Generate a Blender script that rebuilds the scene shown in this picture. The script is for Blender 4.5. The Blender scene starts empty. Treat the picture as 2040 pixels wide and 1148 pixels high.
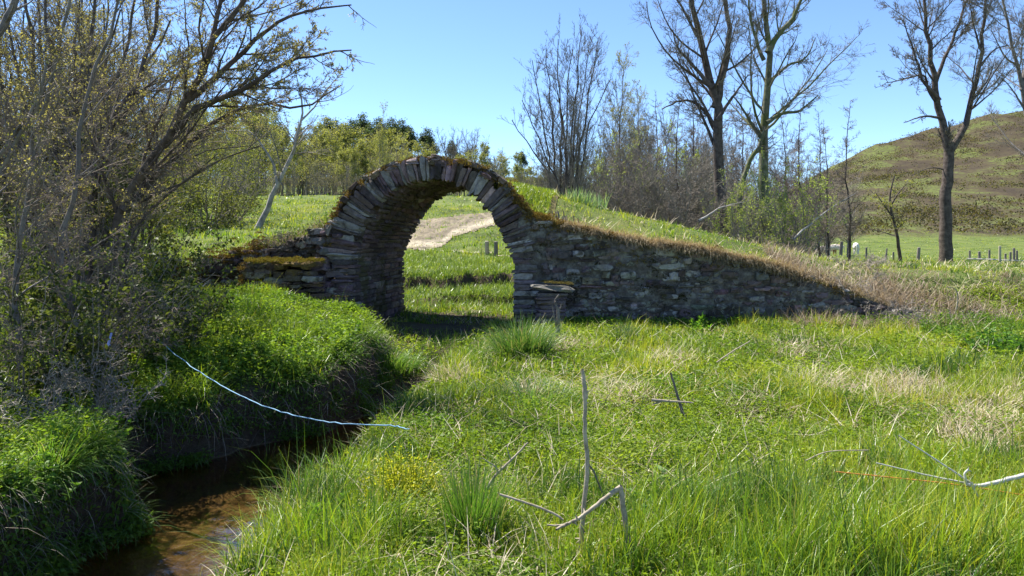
import bpy, math, random
import numpy as np
from mathutils import Vector
RAD = math.radians
rng = np.random.default_rng(11)
random.seed(5)
scene = bpy.context.scene
# ------------------------------------------------------------------ camera, sky, sun, exposure
F = 1500.0 / 2040.0            # focal length as a share of the picture's width
EYE = 1.65
cam_d = bpy.data.cameras.new("camera")
cam = bpy.data.objects.new("camera", cam_d)
scene.collection.objects.link(cam)
cam.location = (0, 0, EYE)
cam.rotation_euler = (RAD(90), 0, 0)
cam_d.sensor_width = 36.0
cam_d.lens = 36.0 * F
cam_d.shift_y = -(574 - 470) / 2040.0
cam_d.clip_start = 0.05
cam_d.clip_end = 3000
scene.camera = cam
SUN_EL, SUN_AZ = RAD(57), RAD(-50)         # azimuth measured from +y towards +x
w = bpy.data.worlds.new("World"); scene.world = w; w.use_nodes = True
nt = w.node_tree
sky = nt.nodes.new("ShaderNodeTexSky"); sky.sky_type = 'NISHITA'; sky.sun_disc = False
sky.sun_elevation = SUN_EL; sky.sun_rotation = SUN_AZ
sky.air_density = 0.85; sky.dust_density = 0.0; sky.ozone_density = 5.5; sky.altitude = 1500
bg = nt.nodes["Background"]; nt.links.new(sky.outputs[0], bg.inputs[0]); bg.inputs[1].default_value = 0.105
sl = bpy.data.lights.new("sun", 'SUN'); sl.energy = 4.6; sl.angle = RAD(0.5); sl.color = (1.0, 0.95, 0.86)
sun = bpy.data.objects.new("sun", sl); scene.collection.objects.link(sun)
sdir = Vector((math.sin(SUN_AZ) * math.cos(SUN_EL), math.cos(SUN_AZ) * math.cos(SUN_EL), math.sin(SUN_EL)))
sun.rotation_euler = sdir.to_track_quat('Z', 'Y').to_euler()
scene.view_settings.view_transform = 'Standard'
scene.view_settings.look = 'None'
scene.view_settings.exposure = 1.32
scene.view_settings.gamma = 1
scene.cycles.max_bounces = 5
scene.cycles.diffuse_bounces = 3
scene.cycles.glossy_bounces = 2
scene.cycles.transmission_bounces = 4
scene.cycles.transparent_max_bounces = 6
scene.cycles.use_denoising = True
scene.cycles.caustics_reflective = False
scene.cycles.caustics_refractive = False

# ------------------------------------------------------------------ small helpers
def W(px, py, Y):
    """photo pixel and depth -> point"""
    return np.array(((px - 1020) / 1500.0 * Y, Y, EYE - (py - 470) / 1500.0 * Y))
def sm(t):
    t = np.clip(t, 0, 1); return t * t * (3 - 2 * t)
def interp(v, xs, ys): return np.interp(v, xs, ys)
def fbm(x, y, s=1.0, seed=0.0, oct=4):
    """cheap smooth noise, about -1..1"""
    v = 0; a = 1.0; tot = 0
    x = np.asarray(x, float) * s; y = np.asarray(y, float) * s
    for k in range(oct):
        p = seed * 7.3 + k * 11.7
        v = v + a * (np.sin(x * 1.0 + 1.9 * np.sin(y * 0.83 + p) + p) * np.cos(y * 1.13 + 1.7 * np.sin(x * 0.71 - p) + 2 * p))
        tot += a; a *= 0.55; x = x * 1.93 + 3.1; y = y * 1.87 - 1.7
    return v / tot * 1.6

def mesh_np(name, V, Fq, mats, parent=None, col=None, smooth=False, midx=None):
    V = np.asarray(V, np.float32).reshape(-1, 3); Fq = np.asarray(Fq, np.int32)
    k = Fq.shape[1]
    me = bpy.data.meshes.new(name)
    me.vertices.add(len(V)); me.vertices.foreach_set("co", V.ravel())
    me.loops.add(Fq.size); me.loops.foreach_set("vertex_index", Fq.ravel())
    me.polygons.add(len(Fq)); me.polygons.foreach_set("loop_start", np.arange(0, Fq.size, k, dtype=np.int32))
    if not isinstance(mats, (list, tuple)): mats = [mats]
    for m in mats: me.materials.append(m)
    if midx is not None: me.polygons.foreach_set("material_index", np.asarray(midx, np.int32))
    me.polygons.foreach_set("use_smooth", np.full(len(Fq), smooth, dtype=bool))
    if col is not None:
        a = me.color_attributes.new("tint", 'FLOAT_COLOR', 'POINT')
        c = np.ones((len(V), 4), np.float32); c[:, :3] = col
        a.data.foreach_set("color", c.ravel())
    me.update(calc_edges=True)
    o = bpy.data.objects.new(name, me); scene.collection.objects.link(o)
    if parent is not None: o.parent = parent
    return o
def tag(o, label=None, cat=None, group=None, kind=None):
    if label: o["label"] = label
    if cat: o["category"] = cat
    if group: o["group"] = group
    if kind: o["kind"] = kind
    return o
def empty(name, loc=(0, 0, 0), rz=0):
    o = bpy.data.objects.new(name, None); o.location = tuple(float(v) for v in loc); o.rotation_euler = (0, 0, rz)
    o.empty_display_size = 0.2
    scene.collection.objects.link(o); return o
def copy_tree(o, loc, rz=0, sc=1.0):
    c = o.copy(); scene.collection.objects.link(c)
    c.location = tuple(float(v) for v in loc); c.rotation_euler = (0, 0, rz); c.scale = (sc, sc, sc) if np.isscalar(sc) else sc
    for ch in o.children:
        d = ch.copy(); scene.collection.objects.link(d); d.parent = c
    return c

# ------------------------------------------------------------------ materials
def newmat(name):
    m = bpy.data.materials.new(name); m.use_nodes = True
    n = m.node_tree; b = n.nodes["Principled BSDF"]
    return m, n, b
def N(n, t, **kw):
    x = n.nodes.new(t)
    for k, v in kw.items():
        if k in ("inp",):
            for kk, vv in v.items(): x.inputs[kk].default_value = vv
        else: setattr(x, k, v)
    return x
def ramp(n, src, stops):
    r = n.nodes.new("ShaderNodeValToRGB"); n.links.new(src, r.inputs[0])
    e = r.color_ramp.elements
    while len(e) < len(stops): e.new(0.5)
    for i, (p, c) in enumerate(stops):
        e[i].position = p; e[i].color = (*c, 1)
    return r.outputs[0]
def mix(n, fac, a, b, blend='MIX'):
    m = n.nodes.new("ShaderNodeMix"); m.data_type = 'RGBA'; m.blend_type = blend
    for sock, v in ((m.inputs[0], fac), (m.inputs[6], a), (m.inputs[7], b)):
        if hasattr(v, "is_output") or isinstance(v, bpy.types.NodeSocket): n.links.new(v, sock)
        elif isinstance(v, tuple): sock.default_value = (*v, 1)
        else: sock.default_value = v
    return m.outputs[2]
def noise(n, scale, detail=4, rough=0.55, vec=None, dist=0.0):
    x = N(n, "ShaderNodeTexNoise", inp={"Scale": scale, "Detail": detail, "Roughness": rough, "Distortion": dist})
    if vec is None:
        g = n.nodes.new("ShaderNodeNewGeometry"); vec = g.outputs["Position"]
    n.links.new(vec, x.inputs["Vector"]); return x.outputs["Fac"]
def bump(n, b, h, strength, dist=0.02):
    x = N(n, "ShaderNodeBump", inp={"Strength": strength, "Distance": dist})
    n.links.new(h, x.inputs["Height"]); n.links.new(x.outputs[0], b.inputs["Normal"])
def leafmat(name, trans=0.45, rough=0.55, warm=(1.0, 1.0, 1.0), fixed=None, spec=0.3, tl=(1.25, 1.2, 0.55)):
    m, n, b = newmat(name)
    if fixed is None:
        a = N(n, "ShaderNodeAttribute", attribute_name="tint"); c = a.outputs["Color"]
    else:
        g = n.nodes.new("ShaderNodeRGB"); g.outputs[0].default_value = (*fixed, 1); c = g.outputs[0]
    b.inputs["Roughness"].default_value = rough
    b.inputs["Specular IOR Level"].default_value = spec
    n.links.new(c, b.inputs["Base Color"])
    t = n.nodes.new("ShaderNodeBsdfTranslucent"); n.links.new(mix(n, 1.0, c, tl, 'MULTIPLY'), t.inputs[0])
    s = n.nodes.new("ShaderNodeMixShader"); s.inputs[0].default_value = trans
    n.links.new(b.outputs[0], s.inputs[1]); n.links.new(t.outputs[0], s.inputs[2])
    n.links.new(s.outputs[0], n.nodes["Material Output"].inputs[0])
    return m
def barkmat(name, c1, c2, scale=8.0, rough=0.9, moss=None, mossamt=0.5):
    m, n, b = newmat(name)
    f = noise(n, scale, 5, 0.65)
    c = ramp(n, f, [(0.35, c1), (0.65, c2)])
    if moss:
        f2 = noise(n, scale * 0.3, 4, 0.6)
        c = mix(n, ramp(n, f2, [(mossamt - 0.05, (0, 0, 0)), (mossamt + 0.08, (1, 1, 1))]), c, moss)
    n.links.new(c, b.inputs["Base Color"]); b.inputs["Roughness"].default_value = rough
    b.inputs["Specular IOR Level"].default_value = 0.2
    bump(n, b, noise(n, scale * 5, 3), 0.6, 0.01)
    return m
M = {}
M["bark_dark"] = barkmat("dark bark", (0.045, 0.035, 0.03), (0.13, 0.105, 0.09))
M["bark_grey"] = barkmat("grey bark", (0.09, 0.08, 0.075), (0.22, 0.20, 0.185), 5)
M["bark_pale"] = barkmat("pale bark", (0.18, 0.165, 0.15), (0.42, 0.39, 0.36), 4)
M["bark_ivy"] = barkmat("green grey bark", (0.07, 0.07, 0.045), (0.19, 0.19, 0.12), 6, moss=(0.10, 0.115, 0.04), mossamt=0.53)
M["twig_grey"] = barkmat("grey twigs", (0.15, 0.13, 0.105), (0.28, 0.245, 0.20), 2)
M["twig_brown"] = barkmat("brown twigs", (0.13, 0.10, 0.08), (0.27, 0.22, 0.18), 2)
M["twig_pale"] = barkmat("pale dead twigs", (0.20, 0.17, 0.14), (0.38, 0.33, 0.28), 3)
M["leaf"] = leafmat("leaf", 0.5)
M["grass"] = leafmat("grass blade", 0.42, 0.38, spec=0.5)
M["straw"] = leafmat("straw", 0.25, 0.6, tl=(1.1, 1.0, 0.8))
M["moss"] = leafmat("moss", 0.2, 0.9, spec=0.1, tl=(1.1, 1.0, 0.5))

# ------------------------------------------------------------------ tubes
def tubes(P, R, k):
    """P (B,n,3), R (B,n) -> verts, quads"""
    B, n, _ = P.shape
    T = np.gradient(P, axis=1); T /= np.linalg.norm(T, axis=2, keepdims=True) + 1e-9
    mean = T.mean(axis=1)
    ref = np.where(np.abs(mean[:, 2:3]) > 0.8, np.array([[1.0, 0.2, 0.1]]), np.array([[0.1, 0.15, 1.0]]))
    ref = np.repeat(ref[:, None, :], n, axis=1)
    U = np.cross(T, ref); U /= np.linalg.norm(U, axis=2, keepdims=True) + 1e-9
    Vv = np.cross(T, U)
    a = np.arange(k) * 2 * math.pi / k
    ring = U[:, :, None, :] * np.cos(a)[None, None, :, None] + Vv[:, :, None, :] * np.sin(a)[None, None, :, None]
    V = P[:, :, None, :] + ring * R[:, :, None, None]
    idx = np.arange(B * n * k).reshape(B, n, k)
    nx = np.roll(idx, -1, axis=2)
    Q = np.stack([idx[:, :-1], nx[:, :-1], nx[:, 1:], idx[:, 1:]], axis=-1).reshape(-1, 4)
    return V.reshape(-1, 3), Q
class Bag:
    def __init__(s): s.V = []; s.Q = []; s.C = []; s.n = 0
    def add(s, V, Q, col=None):
        V = np.asarray(V, np.float32).reshape(-1, 3)
        s.V.append(V); s.Q.append(np.asarray(Q) + s.n); s.n += len(V)
        if col is not None: s.C.append(np.asarray(col, np.float32).reshape(-1, 3))
    def build(s, name, mat, parent=None, smooth=False):
        return mesh_np(name, np.concatenate(s.V), np.concatenate(s.Q), mat, parent, np.concatenate(s.C) if s.C else None, smooth)
def polytube(pts, r0, r1, k=6, sub=4, wob=0.0, power=1.0):
    """smooth tube through points (Catmull-Rom)"""
    pts = np.asarray(pts, float)
    P = catmull(pts, sub)
    n = len(P); t = np.linspace(0, 1, n)
    if wob: P = P + rng.normal(0, wob, P.shape) * np.minimum(1, t * 8)[:, None]
    R = r0 + (r1 - r0) * t ** power
    return tubes(P[None], R[None], k)
def catmull(pts, sub):
    pts = np.asarray(pts, float)
    if len(pts) == 2:
        t = np.linspace(0, 1, sub + 1)[:, None]; return pts[0] * (1 - t) + pts[1] * t
    e = np.vstack([2 * pts[0] - pts[1], pts, 2 * pts[-1] - pts[-2]])
    out = []
    for i in range(len(pts) - 1):
        p0, p1, p2, p3 = e[i:i + 4]
        for t in np.linspace(0, 1, sub, endpoint=False):
            out.append(0.5 * ((2 * p1) + (-p0 + p2) * t + (2 * p0 - 5 * p1 + 4 * p2 - p3) * t * t + (-p0 + 3 * p1 - 3 * p2 + p3) * t ** 3))
    out.append(pts[-1]); return np.array(out)
def resample(P, n):
    d = np.r_[0, np.cumsum(np.linalg.norm(np.diff(P, axis=0), axis=1))]
    s = np.linspace(0, d[-1], n)
    return np.stack([np.interp(s, d, P[:, i]) for i in range(3)], 1)
# ------------------------------------------------------------------ ground shape
ZW = -0.70
O2 = np.array([(862 - 1020) / 1500.0 * 14.0, 14.0])      # foot of the arch's centre line on the front face
DD = np.array([math.cos(RAD(7.7)), -math.sin(RAD(7.7))])  # along the face, to the right
NN = np.array([math.sin(RAD(7.7)), math.cos(RAD(7.7))])   # into the bridge
BW = 3.4                                                  # width of the bridge
def face(px, py, t=0.0):
    """photo pixel -> (s, z) on the plane t behind the face"""
    u = (px - 1020) / 1500.0
    ox, oy = O2 + NN * t
    s = (u * oy - ox) / (DD[0] - u * DD[1])
    Y = oy + s * DD[1]
    return s, EYE - (py - 470) / 1500.0 * Y
def BP(s, t, z):
    """bridge coordinates -> point(s)"""
    s, t, z = np.broadcast_arrays(np.asarray(s, float), t, z)
    return np.stack([O2[0] + DD[0] * s + NN[0] * t, O2[1] + DD[1] * s + NN[1] * t, z], -1)
YL = [0, 3, 5.2, 5.9, 6.5, 7.2, 7.9, 8.6, 9.2, 9.7, 11, 12.5, 13.6, 20]
LX = [-4.2, -3.6, -3.1, -2.95, -3.3, -3.72, -3.1, -2.64, -2.35, -2.1, -1.95, -2.1, -2.7, -2.7]
YR = [0, 3, 5.2, 6.5, 7.9, 9.2, 10.5, 12, 13.6, 20]
RX = [-1.95, -1.75, -1.62, -1.5, -1.42, -1.3, -1.15, -0.7, -0.25, -0.1]
TOPR = [face(*p) for p in ((1025, 400), (1060, 428), (1120, 447), (1180, 464), (1300, 487), (1400, 507), (1500, 532), (1600, 563), (1700, 594), (1785, 622))]
TOPR_S = [0.3, 1.0] + [a for a, b in TOPR] + [9.5, 14]; TOPR_Z = [2.9, 2.66] + [b + 0.10 * min(1, max(0, (a - 4) / 2)) for a, b in TOPR] + [0.32, 0.4]
CRR = [face(*p, t=2.4) for p in ((1000, 366), (1100, 385), (1200, 413), (1300, 436), (1400, 458), (1500, 480), (1600, 497), (1700, 517), (1850, 522), (2040, 528))]
CRR_S = [-0.2] + [a for a, b in CRR] + [30]; CRR_Z = [2.98] + [b - 0.06 - 0.10 * min(1, max(0, (a - 5) / 3)) for a, b in CRR] + [0.9]
TOPL_S = [-9, -5.75, -5.0, -4.1, -3.4, -2.9, -2.3, -2.0]; TOPL_Z = [0.6, 0.84, 1.10, 1.33, 1.46, 1.58, 1.84, 2.05]
HILL_U = [0.20, 0.32, 0.40, 0.48, 0.553, 0.68, 0.85, 1.3]; HILL_Y = [455, 425, 352, 291, 263, 213, 170, 130]
def wigf(x, y):
    return fbm(x * 0.3, y, 3.0, 5, 3) * 0.08 + fbm(x * 0.2, y, 1.25, 15, 2) * 0.16
def ground(x, y):
    x = np.asarray(x, float); y = np.asarray(y, float)
    s = (x - O2[0]) * DD[0] + (y - O2[1]) * DD[1]
    t = (x - O2[0]) * NN[0] + (y - O2[1]) * NN[1]
    nz = fbm(x, y, 0.9, 1) * 0.05 + fbm(x, y, 3.1, 2, 3) * 0.02
    # near ground with the stream channel
    zr = 0.02 + 0.018 * np.maximum(x - 2, 0) + nz
    zl = interp(y, [3, 6, 8, 10, 14], [0.1, 0.12, 0.12, 0.3, 0.45]) + 0.05 * np.maximum(-x - 4, 0) + nz * 1.5 + fbm(x, y, 2.2, 12, 2) * 0.07
    wig = wigf(x, y) * np.clip((13.4 - y) / 1.5, 0, 1)
    L = interp(y, YL, LX) + wig; R = interp(y, YR, RX) + wig * 0.5
    bed = interp(y, [0, 9.8, 11.4, 12.6, 14, 20], [-0.93, -0.9, -0.62, -0.22, -0.14, -0.22]) + fbm(x, y, 4, 3) * 0.03
    dl = L - x; dr = x - R
    edge = bed + 0.16
    el = edge + (zl - 0.28 - edge) * sm(dl / 0.2) + 0.28 * sm(dl / 1.9)
    er = edge + (zr - 0.12 - edge) * sm(dr / 0.4) + 0.12 * sm(dr / 1.3)
    ins = bed + 0.16 * (1 - sm(np.minimum(-dl, -dr) / 0.35))
    near = np.where(dl > 0, el, np.where(dr > 0, er, ins))
    # ground beyond the bridge
    zL = interp(y, [14, 20, 35, 60, 75, 100, 140, 200, 420, 900], [0.75, 1.0, 2.1, 4.4, 5.6, 6.4, 10, 17, 32, 50])
    ye = y + fbm(x, y * 0.2, 1.6, 19, 3) * 0.5
    zM = interp(ye, [14, 18, 20.5, 20.75, 24.0, 24.25, 35, 47, 60, 75, 100, 140, 200, 420, 900], [-.14, -.30, -.36, -.08, -.14, .34, .95, 2.25, 3.9, 5.6, 6.4, 10, 17, 32, 50])
    zR = interp(y, [14, 20, 35, 60, 100, 120, 150, 200, 420, 900], [1.0, .82, .32, -.4, -.85, -.3, 1.1, 2, 5, 20])
    u = x / np.maximum(y, 1)
    back = zM + (zL - zM) * sm((-u - 0.15) / 0.09)
    back = back + (zR - back) * sm((u - 0.03) / 0.2)
    rz = np.interp(u, HILL_U, [EYE + (470 - v) / 1500.0 * 330 for v in HILL_Y])
    g = np.clip((y - 150) / 180.0, 0, 1)
    hill = np.where(y > 330, rz - (y - 330) * 0.05, 1.1 + (rz - 1.1) * (0.35 * g + 0.65 * g * g)) + fbm(x, y, 0.05, 8) * 2.0 * g
    back = np.where((u > 0.2) & (y > 150), np.maximum(back, hill * sm((u - 0.2) / 0.08) + back * (1 - sm((u - 0.2) / 0.08))), back)
    back = back + nz * sm((y - 13) / 3) * (1 + y * 0.03)
    # ramps of the bridge
    front = np.interp(s, TOPR_S, TOPR_Z); crest = np.interp(s, CRR_S, CRR_Z)
    rr = front - 0.05 + (crest - front + 0.05) * sm(t / 2.3 + 0.05)
    rr = np.where(t > BW, crest + (back - crest) * sm((t - BW) / 3.0), rr)
    lr = np.interp(s, TOPL_S, TOPL_Z) - 0.06 + 0.25 * sm((t - 0.3) / 2.5)
    lr = np.where(t > BW, lr + (back - lr) * sm((t - BW) / 3.0), lr)
    lr = np.where(t > BW, back + (lr - back) * sm((-s - 1.7) / 1.6), lr); rr = np.where(t > BW, back + (rr - back) * sm((s - 1.7) / 1.6), rr)
    tt = np.where(s < -2.0, t - 0.35, t - 0.13)
    behind = np.where(s > 1.56, rr, np.where(s < -1.62, lr, np.where(t < BW + 0.5, -0.14 + nz, back)))
    z = np.where(tt > 0, behind, near)
    # where the walls have ended the two sides are joined by a bank
    k = sm((s - 7.3) / 1.6)
    z = np.where(k > 0, z * (1 - k) + k * (near + (np.maximum(rr, near) - near) * sm((t + 0.9) / 2.4)) , z)
    k = sm((-s - 5.4) / 1.2)
    z = np.where(k > 0, z * (1 - k) + k * (near + (np.maximum(lr, near) - near) * sm((t + 0.8) / 1.8)), z)
    z = np.where(t > 9, back, z)
    return z
def axis(segs):
    out = [segs[0][0]]
    for a, b, d in segs:
        n = max(1, int(round((b - a) / d))); out += list(np.linspace(a, b, n + 1)[1:])
    return np.array(out)
gx = axis([(-620, -120, 25), (-120, -40, 4), (-40, -14, 0.8), (-14, -6.5, 0.25), (-6.5, 1.5, 0.07), (1.5, 9, 0.12), (9, 20, 0.4), (20, 60, 1.0), (60, 260, 5), (260, 760, 25)])
gy = axis([(-12, 1, 1.0), (1, 4.5, 0.12), (4.5, 18.6, 0.07), (18.6, 27, 0.15), (27, 62, 0.5), (62, 150, 2), (150, 350, 5), (350, 900, 50)])
X, Y = np.meshgrid(gx, gy); Z = ground(X, Y)
idx = np.arange(X.size).reshape(X.shape)
Q = np.stack([idx[:-1, :-1], idx[:-1, 1:], idx[1:, 1:], idx[1:, :-1]], -1).reshape(-1, 4)
m, n, b = newmat("soil and turf")
g = n.nodes.new("ShaderNodeNewGeometry"); sx = n.nodes.new("ShaderNodeSeparateXYZ"); n.links.new(g.outputs["Position"], sx.inputs[0])
sn = n.nodes.new("ShaderNodeSeparateXYZ"); n.links.new(g.outputs["True Normal"], sn.inputs[0])
turf = ramp(n, noise(n, 0.35, 6, 0.65), [(0.35, (0.06, 0.085, 0.02)), (0.5, (0.10, 0.14, 0.03)), (0.68, (0.15, 0.17, 0.045))])
turf = mix(n, ramp(n, noise(n, 9, 4), [(0.5, (0, 0, 0)), (0.7, (0.6, 0.6, 0.6))]), turf, (0.14, 0.12, 0.06))
soil = ramp(n, noise(n, 14, 5, 0.7), [(0.3, (0.035, 0.026, 0.018)), (0.7, (0.11, 0.085, 0.06))])
steep = ramp(n, sn.outputs[2], [(0.72, (1, 1, 1)), (0.9, (0, 0, 0))])
mp = n.nodes.new("ShaderNodeMapRange"); n.links.new(sx.outputs[2], mp.inputs[0]); mp.inputs[1].default_value = -0.12; mp.inputs[2].default_value = -0.03; mp.inputs[3].default_value = 1; mp.inputs[4].default_value = 0
mf = n.nodes.new("ShaderNodeMath"); mf.operation = 'LESS_THAN'; n.links.new(sx.outputs[1], mf.inputs[0]); mf.inputs[1].default_value = 17.6
mlow = n.nodes.new("ShaderNodeMath"); mlow.operation = 'MULTIPLY'; n.links.new(mp.outputs[0], mlow.inputs[0]); n.links.new(mf.outputs[0], mlow.inputs[1])
mst = n.nodes.new("ShaderNodeMath"); mst.operation = 'LESS_THAN'; n.links.new(sx.outputs[1], mst.inputs[0]); mst.inputs[1].default_value = 40
mst2 = n.nodes.new("ShaderNodeMath"); mst2.operation = 'MULTIPLY'; n.links.new(steep, mst2.inputs[0]); n.links.new(mst.outputs[0], mst2.inputs[1])
c = mix(n, mst2.outputs[0], turf, soil); c = mix(n, mlow.outputs[0], c, soil)
# sandy bed
bedc = ramp(n, noise(n, 5, 6, 0.7), [(0.35, (0.16, 0.11, 0.055)), (0.55, (0.34, 0.25, 0.14)), (0.7, (0.14, 0.10, 0.06))])
mb = n.nodes.new("ShaderNodeMapRange"); n.links.new(sx.outputs[2], mb.inputs[0]); mb.inputs[1].default_value = -0.74; mb.inputs[2].default_value = -0.68; mb.inputs[3].default_value = 1; mb.inputs[4].default_value = 0
mb2 = n.nodes.new("ShaderNodeMath"); mb2.operation = 'MULTIPLY'; n.links.new(mb.outputs[0], mb2.inputs[0]); n.links.new(mf.outputs[0], mb2.inputs[1])
c = mix(n, mb2.outputs[0], c, bedc)
# heather and scrub colour on the far hillside
vm = n.nodes.new("ShaderNodeVectorMath"); vm.operation = 'MULTIPLY'; n.links.new(g.outputs["Position"], vm.inputs[0]); vm.inputs[1].default_value = (0.8, 0.5, 1.3)
hc = ramp(n, noise(n, 0.075, 10, 0.75, vm.outputs[0]), [(0.42, (0.042, 0.03, 0.022)), (0.48, (0.07, 0.052, 0.03)), (0.52, (0.085, 0.08, 0.03)), (0.57, (0.12, 0.15, 0.035)), (0.74, (0.085, 0.105, 0.03))])
hc = mix(n, ramp(n, noise(n, 0.9, 5, 0.7), [(0.42, (0, 0, 0)), (0.56, (0.8, 0.8, 0.8))]), hc, (0.06, 0.05, 0.028))
mh = n.nodes.new("ShaderNodeMapRange"); n.links.new(sx.outputs[1], mh.inputs[0]); mh.inputs[1].default_value = 150; mh.inputs[2].default_value = 160
c = mix(n, mh.outputs[0], c, hc)
n.links.new(c, b.inputs["Base Color"]); b.inputs["Roughness"].default_value = 0.95; b.inputs["Specular IOR Level"].default_value = 0.15
bump(n, b, noise(n, 18, 6, 0.7), 0.8, 0.05)
M["ground"] = m
o = mesh_np("ground", np.stack([X, Y, Z], -1), Q, m, smooth=True); tag(o, kind="structure")

# water of the stream
m, n, b = newmat("clear brown water")
n.nodes.remove(b)
tr = n.nodes.new("ShaderNodeBsdfTransparent"); tr.inputs[0].default_value = (0.62, 0.55, 0.42, 1)
gl = n.nodes.new("ShaderNodeBsdfGlossy"); gl.inputs[0].default_value = (1, 1, 1, 1); gl.inputs["Roughness"].default_value = 0.04
fr = n.nodes.new("ShaderNodeFresnel"); fr.inputs[0].default_value = 1.75
mx = n.nodes.new("ShaderNodeMixShader"); n.links.new(fr.outputs[0], mx.inputs[0]); n.links.new(tr.outputs[0], mx.inputs[1]); n.links.new(gl.outputs[0], mx.inputs[2])
n.links.new(mx.outputs[0], n.nodes["Material Output"].inputs[0])
bp = N(n, "ShaderNodeBump", inp={"Strength": 0.35, "Distance": 0.012}); n.links.new(noise(n, 7, 3, 0.5), bp.inputs["Height"])
n.links.new(bp.outputs[0], gl.inputs["Normal"]); n.links.new(bp.outputs[0], fr.inputs["Normal"])
ys = np.linspace(1.0, 12.0, 60)
Lx = interp(ys, YL, LX) - 0.35; Rx = interp(ys, YR, RX) + 0.3
V = np.concatenate([np.stack([Lx, ys, np.full_like(ys, ZW)], -1), np.stack([Rx, ys, np.full_like(ys, ZW)], -1)])
i = np.arange(59); Q = np.stack([i, i + 60, i + 61, i + 1], -1)
tag(mesh_np("water", V, Q, m), kind="structure")

# gravel track and worn footpath beyond the bridge
def track_px(px, py):        # is a photo pixel on bare track?
    top = np.interp(px, [700, 815, 870, 985, 1080], [444, 441, 434, 420, 412])
    low = np.interp(px, [700, 815, 880, 905, 985, 1080], [500, 497, 494, 472, 449, 430])
    k = (py > top) & (py < low)
    ln = np.interp(px, [700, 815, 1010, 1080], [488, 495, 509, 516])
    return k | (np.abs(py - ln) < 1.7)
us = np.linspace(-0.21, 0.03, 260); Ys = np.concatenate([np.linspace(27, 40, 160), np.linspace(40.1, 72, 160)])
U, YY = np.meshgrid(us, Ys); XX = U * YY; ZZ = ground(XX, YY)
pxs = U * 1500 + 1020; pys = 470 - (ZZ - EYE) / YY * 1500
wob = fbm(XX, YY, 0.8, 4) * 2.0 + fbm(XX, YY, 2.6, 14) * 2.2
mk = track_px(pxs, pys + wob)
idx = np.arange(XX.size).reshape(XX.shape)
Q = np.stack([idx[:-1, :-1], idx[:-1, 1:], idx[1:, 1:], idx[1:, :-1]], -1)
keep = mk[:-1, :-1] & mk[1:, 1:] & mk[:-1, 1:] & mk[1:, :-1]
m, n, b = newmat("dry gravelly earth")
vm = n.nodes.new("ShaderNodeVectorMath"); vm.operation = 'MULTIPLY'; g = n.nodes.new("ShaderNodeNewGeometry"); n.links.new(g.outputs["Position"], vm.inputs[0]); vm.inputs[1].default_value = (1, 0.45, 1)
c = ramp(n, noise(n, 2.2, 8, 0.75, vm.outputs[0]), [(0.3, (0.55, 0.55, 0.55)), (0.62, (1.25, 1.25, 1.25))])
c = mix(n, 1.0, N(n, "ShaderNodeAttribute", attribute_name="tint").outputs["Color"], c, 'MULTIPLY')
c = mix(n, ramp(n, noise(n, 5, 4, 0.8, vm.outputs[0]), [(0.57, (0, 0, 0)), (0.62, (0.6, 0.6, 0.6))]), c, (0.15, 0.125, 0.085))
n.links.new(c, b.inputs["Base Color"]); b.inputs["Roughness"].default_value = 1.0; bump(n, b, noise(n, 3.5, 6, 0.8), 1.0, 0.12)
V = np.stack([XX, YY, ZZ + 0.03], -1).reshape(-1, 3); Qk = Q[keep]
used = np.unique(Qk); remap = np.zeros(len(V), int); remap[used] = np.arange(len(used))
lowb = np.interp(pxs, [700, 815, 880, 905, 985, 1080], [500, 497, 494, 472, 449, 430]); dlane = lowb - pys
lane = np.clip(1.3 - np.abs(dlane - 9) / 7.0, 0, 1) + (dlane < -1); lane = np.clip(lane, 0, 1)[..., None]
tint_ = (np.array((.22, .18, .12)) * (1 - lane) + np.array((.42, .36, .26)) * lane).reshape(-1, 3) * (1 + .25 * fbm(XX, YY, 2.0, 66, 4).reshape(-1, 1) * (1 - lane.reshape(-1, 1)))
tag(mesh_np("dirt_track", V[used], remap[Qk], m, col=tint_[used], smooth=True), kind="structure")
def on_track(x, y):
    z = ground(x, y); return (y > 27) & (y < 72) & (x / y < 0.03) & (x / y > -0.21) & track_px(x / y * 1500 + 1020, 470 - (z - EYE) / y * 1500 + fbm(x, y, 0.8, 4) * 2.0 + fbm(x, y, 2.6, 14) * 2.2) & (rng.random(np.shape(x)) < 0.80)
# ------------------------------------------------------------------ stone bridge
def stone_template(a, b, c):
    vs = {}; V = []; Q = []
    def vid(i, j, k):
        if (i, j, k) not in vs:
            vs[(i, j, k)] = len(V); V.append((2.0 * i / a - 1, 2.0 * j / b - 1, 2.0 * k / c - 1))
        return vs[(i, j, k)]
    for i in range(a):
        for j in range(b):
            Q.append((vid(i, j, 0), vid(i, j + 1, 0), vid(i + 1, j + 1, 0), vid(i + 1, j, 0)))
            Q.append((vid(i, j, c), vid(i + 1, j, c), vid(i + 1, j + 1, c), vid(i, j + 1, c)))
    for i in range(a):
        for k in range(c):
            Q.append((vid(i, 0, k), vid(i + 1, 0, k), vid(i + 1, 0, k + 1), vid(i, 0, k + 1)))
            Q.append((vid(i, b, k), vid(i, b, k + 1), vid(i + 1, b, k + 1), vid(i + 1, b, k)))
    for j in range(b):
        for k in range(c):
            Q.append((vid(0, j, k), vid(0, j, k + 1), vid(0, j + 1, k + 1), vid(0, j + 1, k)))
            Q.append((vid(a, j, k), vid(a, j + 1, k), vid(a, j + 1, k + 1), vid(a, j, k + 1)))
    V = np.array(V)
    e = (np.abs(V) > 0.99).sum(1)
    V = V * np.where(e >= 2, 0.93, 1.0)[:, None]; V = V * np.where(e >= 3, 0.93, 1.0)[:, None]
    return V, np.array(Q)
TV, TQ = stone_template(4, 2, 2)
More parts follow.
